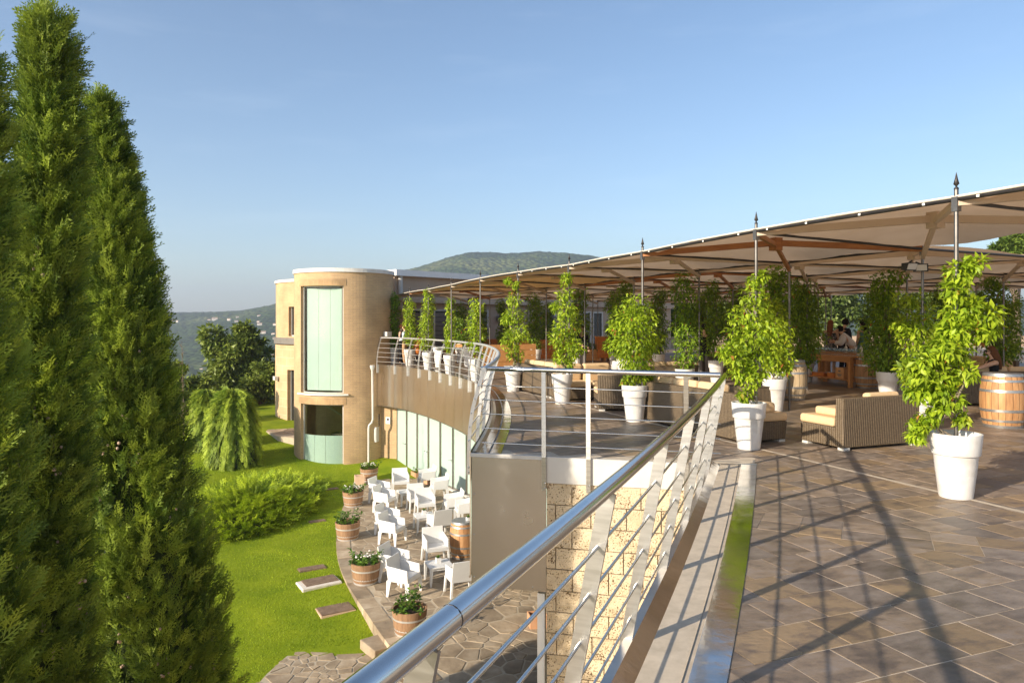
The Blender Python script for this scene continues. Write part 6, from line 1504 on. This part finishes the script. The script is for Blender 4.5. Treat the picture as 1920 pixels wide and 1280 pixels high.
def person(label, loc, rz, J=None, top=CK, bottom=CG, hair=HB, longhair=False, dress=None, sleeves=True, H=1.7, collar=None, jacket=False, glasses=False, puffy=0.0, seated=False):
    """faces local +Y. J overrides joints"""
    t = thing('person', label, 'person', loc, rz); t.scale = (H/1.72,)*3
    j = dict(pelvis=(0, 0, .95), waist=(0, 0, 1.08), chest=(0, .0, 1.28), neck=(0, -.01, 1.45), nk2=(0, .01, 1.50), hd=(0, .03, 1.60), ht=(0, .015, 1.66),
             ls=(-.165, 0, 1.385), rs=(.165, 0, 1.385), le=(-.22, -.02, 1.12), re=(.22, -.02, 1.12), lw=(-.22, .08, .90), rw=(.22, .08, .90),
             lh=(-.09, 0, .90), rh=(.09, 0, .90), lk=(-.10, .02, .50), rk=(.10, .02, .50), la=(-.10, -.03, .09), ra=(.10, -.03, .09), lt=(-.115, .12, .035), rt=(.115, .12, .035))
    if J: j.update(J)
    names = list(j); ix = {n: i for i, n in enumerate(names)}; verts = [j[n] for n in names]
    rad = dict(pelvis=(.145, .105), waist=(.125, .095), chest=(.15, .105), neck=.055, nk2=.052, hd=(.078, .095), ht=(.06, .07), ls=.062, rs=.062, le=.043, re=.043, lw=.03, rw=.03, lh=.085, rh=.085, lk=.058, rk=.058, la=.042, ra=.042, lt=.034, rt=.034)
    ed = [('pelvis','waist'),('waist','chest'),('chest','neck'),('neck','nk2'),('nk2','hd'),('hd','ht'),('chest','ls'),('chest','rs'),('ls','le'),('rs','re'),('le','lw'),('re','rw'),('pelvis','lh'),('pelvis','rh'),('lh','lk'),('rh','rk'),('lk','la'),('rk','ra'),('la','lt'),('ra','rt')]
    E = [(ix[a], ix[b_]) for a, b_ in ed]; Rr = [rad[n] for n in names]
    # hands: palm and five fingers
    for w_, e_, sg in (('lw', 'le', -1), ('rw', 're', 1)):
        W = Vector(j[w_]); d_ = (W-Vector(j[e_])).normalized(); sdv = d_.cross(Vector((0, 1, .3))).normalized()*sg; nn = d_.cross(sdv)
        verts.append(tuple(W+d_*.06)); pi_ = len(verts)-1; Rr.append((.030, .018)); E.append((ix[w_], pi_))
        for q, (off, ln) in enumerate(((-.03, .075), (-.01, .085), (.01, .08), (.028, .062))):
            verts.append(tuple(W+d_*.105+sdv*off)); Rr.append(.0095); E.append((pi_, len(verts)-1)); verts.append(tuple(W+d_*(.105+ln*.8)+sdv*off*1.1+nn*.02)); Rr.append(.0075); E.append((len(verts)-2, len(verts)-1))
        verts.append(tuple(W+d_*.05-sdv*.05)); Rr.append(.011); E.append((ix[w_], len(verts)-1)); verts.append(tuple(W+d_*.09-sdv*.06)); Rr.append(.009); E.append((len(verts)-2, len(verts)-1))
    hd = Vector(j['hd']); verts.append(tuple(hd+Vector((0, .105, -.01)))); Rr.append(.016); E.append((ix['hd'], len(verts)-1))
    body = skinmesh('body', verts, E, Rr, SKIN, t, ix['pelvis'])
    def sub(nm, ks, es, infl, mat, over={}):
        k2 = {n: i for i, n in enumerate(ks)}
        rr_ = []
        for n in ks:
            r = over.get(n, rad[n]); rr_.append((r[0]+infl, r[1]+infl) if hasattr(r, '__len__') else (r+infl, r+infl))
        return skinmesh(nm, [j[n] for n in ks], [(k2[a], k2[b_]) for a, b_ in es], rr_, mat, t, 0)
    if dress is None:
        sub('trousers', ['pelvis', 'waist', 'lh', 'rh', 'lk', 'rk', 'la', 'ra'], [('pelvis','waist'),('pelvis','lh'),('pelvis','rh'),('lh','lk'),('rh','rk'),('lk','la'),('rk','ra')], .017, bottom)
    sub('shoe', ['la', 'lt'], [('la','lt')], .012, CK); sub('shoe', ['ra', 'rt'], [('ra','rt')], .012, CK)
    tk = ['chest', 'waist', 'pelvis', 'neck', 'ls', 'rs']; te = [('waist','chest'),('waist','pelvis'),('chest','neck'),('chest','ls'),('chest','rs')]
    if sleeves: tk += ['le', 're', 'lw', 'rw']; te += [('ls','le'),('rs','re'),('le','lw'),('re','rw')]
    sub('jacket' if jacket else 'top', tk, te, .022+puffy, dress or top, over={'pelvis': (.150, .11), 'neck': .035, 'lw': .028, 'rw': .028})
    if jacket or dress:
        b = MB(); p = Vector(j['waist']); q = Vector(j['pelvis']); lo = .62 if jacket else .48
        rings = [(p, .155, .125), (q, .185, .145), (q+Vector((0, 0, -.14)), .195, .15), (Vector((q.x, q.y, lo if not jacket else .74)), .20 if jacket else .19, .155)]
        vs = []; n = 16
        for (c, a, b2) in rings:
            for k in range(n): an = 2*PI*k/n; w3 = 1+.05*math.sin(an*5); vs.append((c.x+a*math.cos(an)*w3, c.y+b2*math.sin(an)*w3, c.z))
        b.add(vs, [(r*n+k, r*n+(k+1) % n, (r+1)*n+(k+1) % n, (r+1)*n+k) for r in range(len(rings)-1) for k in range(n)], True); b.build('coat_skirt' if jacket else 'skirt', dress or top, t)
    b = MB(); c = hd+Vector((0, -.022, .035)); b.ell(c, (.094, .108, .105), 14, 9)
    if longhair:
        nk = Vector(j['neck']); b.tube([hd+Vector((0, -.05, .02)), hd+Vector((0, -.10, -.10)), nk+Vector((0, -.12, -.08)), nk+Vector((0, -.135, -.24))], [.09, .095, .085, .04], 12)
    o = b.build('hair', hair, t)
    if puffy > .0 or longhair:
        dm = o.modifiers.new('sub', 'SUBSURF'); dm.render_levels = 1; dm.levels = 1
    # cut the hair back from the face
    for v in o.data.vertices:
        if v.co.y > hd.y+.035 and v.co.z < hd.z+.075: v.co.y = hd.y+.035-.02
    b = MB()
    for sx in (-1, 1): b.ell(hd+Vector((.032*sx, .083, .012)), (.011, .008, .007), 6, 4)
    b.build('eyes', CK, t); b = MB(); b.ell(hd+Vector((0, .088, -.048)), (.022, .008, .006), 6, 4); b.build('mouth', material('lips', (.35, .12, .10)) if 'lips' not in MATS else MATS['lips'], t)
    if glasses:
        b = MB(); 
        for sx in (-1, 1): b.ell(hd+Vector((.036*sx, .092, .012)), (.032, .014, .022), 8, 5); b.tube([hd+Vector((.066*sx, .085, .02)), hd+Vector((.085*sx, -.01, .02))], .005, 4)
        b.tube([hd+Vector((-.02, .10, .018)), hd+Vector((.02, .10, .018))], .005, 4); b.build('sunglasses', CK, t)
    return t
armsup = dict(lw=(-.10, .22, 1.12), rw=(.10, .22, 1.12), le=(-.23, .04, 1.14), re=(.23, .04, 1.14))
person('woman with auburn hair and a black vest standing by the tower vine', at(752, 683)+Vector((-.05, .3, 0)), R(-95), top=CK, bottom=CK, hair=HR, sleeves=False, J=dict(rw=(.16, .20, .98)))
person('man in a pale blue shirt and tan trousers facing the woman in the black vest', at(759, 684), R(80), top=CB, bottom=CTan, hair=HB, J=dict(lw=(-.1, .2, 1.05)))
person('woman with curly brown hair in a dark jacket and dark trousers turned away', at(1091, 697), R(-170), top=CG if False else CK, bottom=CG, hair=HB, jacket=True, H=1.68, puffy=.008, J=dict(rw=(.12, .18, 1.02), re=(.24, -.02, 1.12)))
person('man in a black jacket and grey trousers with his back turned', at(1320, 708), R(8), top=CK, bottom=CG, hair=HK, jacket=True, H=1.74, J=dict(lw=(-.2, .16, 1.0)))
person('woman with long auburn hair in a dark floral dress at the bar', gp_(1557, 23.2), R(-35), dress=CF, hair=HR, longhair=True, sleeves=False, H=1.86, J=armsup)
person('man in a black suit looking down at the bar', gp_(1583, 23.0), R(-70), top=CK, bottom=CK, hair=HK, jacket=True, H=1.93, J=dict(hd=(0, .07, 1.58), ht=(0, .065, 1.64)))
person('waitress in a white blouse and black trousers bending over the counter', gp_(1600, 22.2), R(70), top=CW, bottom=CK, hair=HK, puffy=.02, H=1.84,
       J=dict(waist=(0, .03, 1.06), chest=(0, .17, 1.22), neck=(0, .30, 1.33), nk2=(0, .33, 1.37), hd=(0, .38, 1.46), ht=(0, .38, 1.52), ls=(-.16, .25, 1.28), rs=(.16, .25, 1.28), le=(-.22, .34, 1.05), re=(.22, .34, 1.05), lw=(-.14, .50, 1.10), rw=(.14, .50, 1.08)))
person('woman with long black hair in a teal dress turned away at the bar', gp_(1619, 23.6), R(15), dress=CT, hair=HK, longhair=True, sleeves=False, H=1.88, J=dict(rw=(.2, .2, 1.0)))
person('person in a denim jacket half hidden behind the broad vine', at(1372, 682), R(120), top=CJ, bottom=CJ, hair=HB, jacket=False, H=1.66)
# seated woman: faces the left side of the picture, arm stretched forward along the back
sw = at(1868, 765)+Vector((.38, .75, 0))
person('seated woman in sunglasses and a black strap dress reaching an arm forward', sw, R(78), top=CK, bottom=CK, hair=HB, longhair=True, sleeves=False, glasses=True, H=1.70,
       J=dict(pelvis=(0, 0, .50), waist=(0, -.03, .64), chest=(0, -.05, .84), neck=(0, -.05, 1.01), nk2=(0, -.03, 1.06), hd=(0, .0, 1.16), ht=(0, -.015, 1.22), ls=(-.165, -.05, .945), rs=(.165, -.05, .945),
              le=(-.20, .22, .84), re=(.22, .10, .72), lw=(-.20, .46, .74), rw=(.16, .34, .62), lh=(-.09, .03, .50), rh=(.09, .03, .50), lk=(-.10, .45, .50), rk=(.10, .45, .50), la=(-.10, .48, .10), ra=(.10, .48, .10), lt=(-.11, .62, .045), rt=(.11, .62, .045)))

# ================================================================ FAR HOUSES
def hill_hit(px, py):
    dx = (px-960)/F; dz = (HZ-py)/F; Y = 230.0
    while Y < 1700:
        if CH+dz*Y < float(hz_(np.array(dx*Y), np.array(Y))): return Vector((dx*Y, Y, CH+dz*Y))
        Y += 6
    return None
HW = material('house_wall', (.72, .66, .58), (.66, .58, .48), rough=.9); HRF = material('house_roof', (.34, .22, .16), (.40, .28, .21), rough=.9)
hs = None
for i, (x, y, s) in enumerate(((403, 599, 1.3), (392, 600, .8), (430, 599, .9), (443, 602, .8), (486, 592, .8), (485, 603, .8), (487, 608, 1.1), (516, 608, .9), (480, 625, .9), (494, 624, 1.2), (513, 626, .9), (515, 634, .9), (324, 601, .9), (333, 602, .8), (515, 668, 1.3), (378, 692, .8), (445, 594, .7))):
    p = hill_hit(x, y+2)
    if p is None: continue
    sc_ = p.y/1333*5.2*s
    if hs is None:
        hs = thing('far_house', 'tiny pale house with a tiled roof on the opposite wooded hillside', 'house', (0, 0, 0), 0, 'houses on the far hillside')
        b = MB(); b.box((0, 0, .3), (1.5, .9, .6)); b.build('wall', HW, hs)
        b = MB(); b.add([(-.8, -.5, .6), (.8, -.5, .6), (.8, .5, .6), (-.8, .5, .6), (-.8, 0, .9), (.8, 0, .9)], [(0, 1, 5, 4), (2, 3, 4, 5), (0, 4, 3), (1, 2, 5)]); b.build('roof', HRF, hs)
        for q in (-.4, .0, .4): b = MB(); b.box((q, -.455, .33), (.16, .012, .22)); b.build('window', GREYDOOR, hs)
        hs.location = p; hs.scale = (sc_,)*3; hs.rotation_euler.z = .2
    else: clone(hs, p, (i*37 % 60)/60-.5, sc_)

# ================================================================ HAZE
HM = bpy.data.materials.new('air_haze'); HM.use_nodes = True; t = HM.node_tree; t.nodes.clear()
ho = nd(t, 'ShaderNodeOutputMaterial'); hv = nd(t, 'ShaderNodeVolumePrincipled'); hv.inputs['Color'].default_value = (.80, .88, 1.0, 1); hv.inputs['Density'].default_value = .00043; hv.inputs['Anisotropy'].default_value = .3
t.links.new(hv.outputs[0], ho.inputs['Volume'])
b = MB(); b.box((0, 350, 20), (7600, 6200, 290)); o = b.build('haze', HM); o['kind'] = 'stuff'; o['label'] = 'thin pale blue haze in the air over the valley'; o['category'] = 'haze'
scene.cycles.volume_bounces = 0
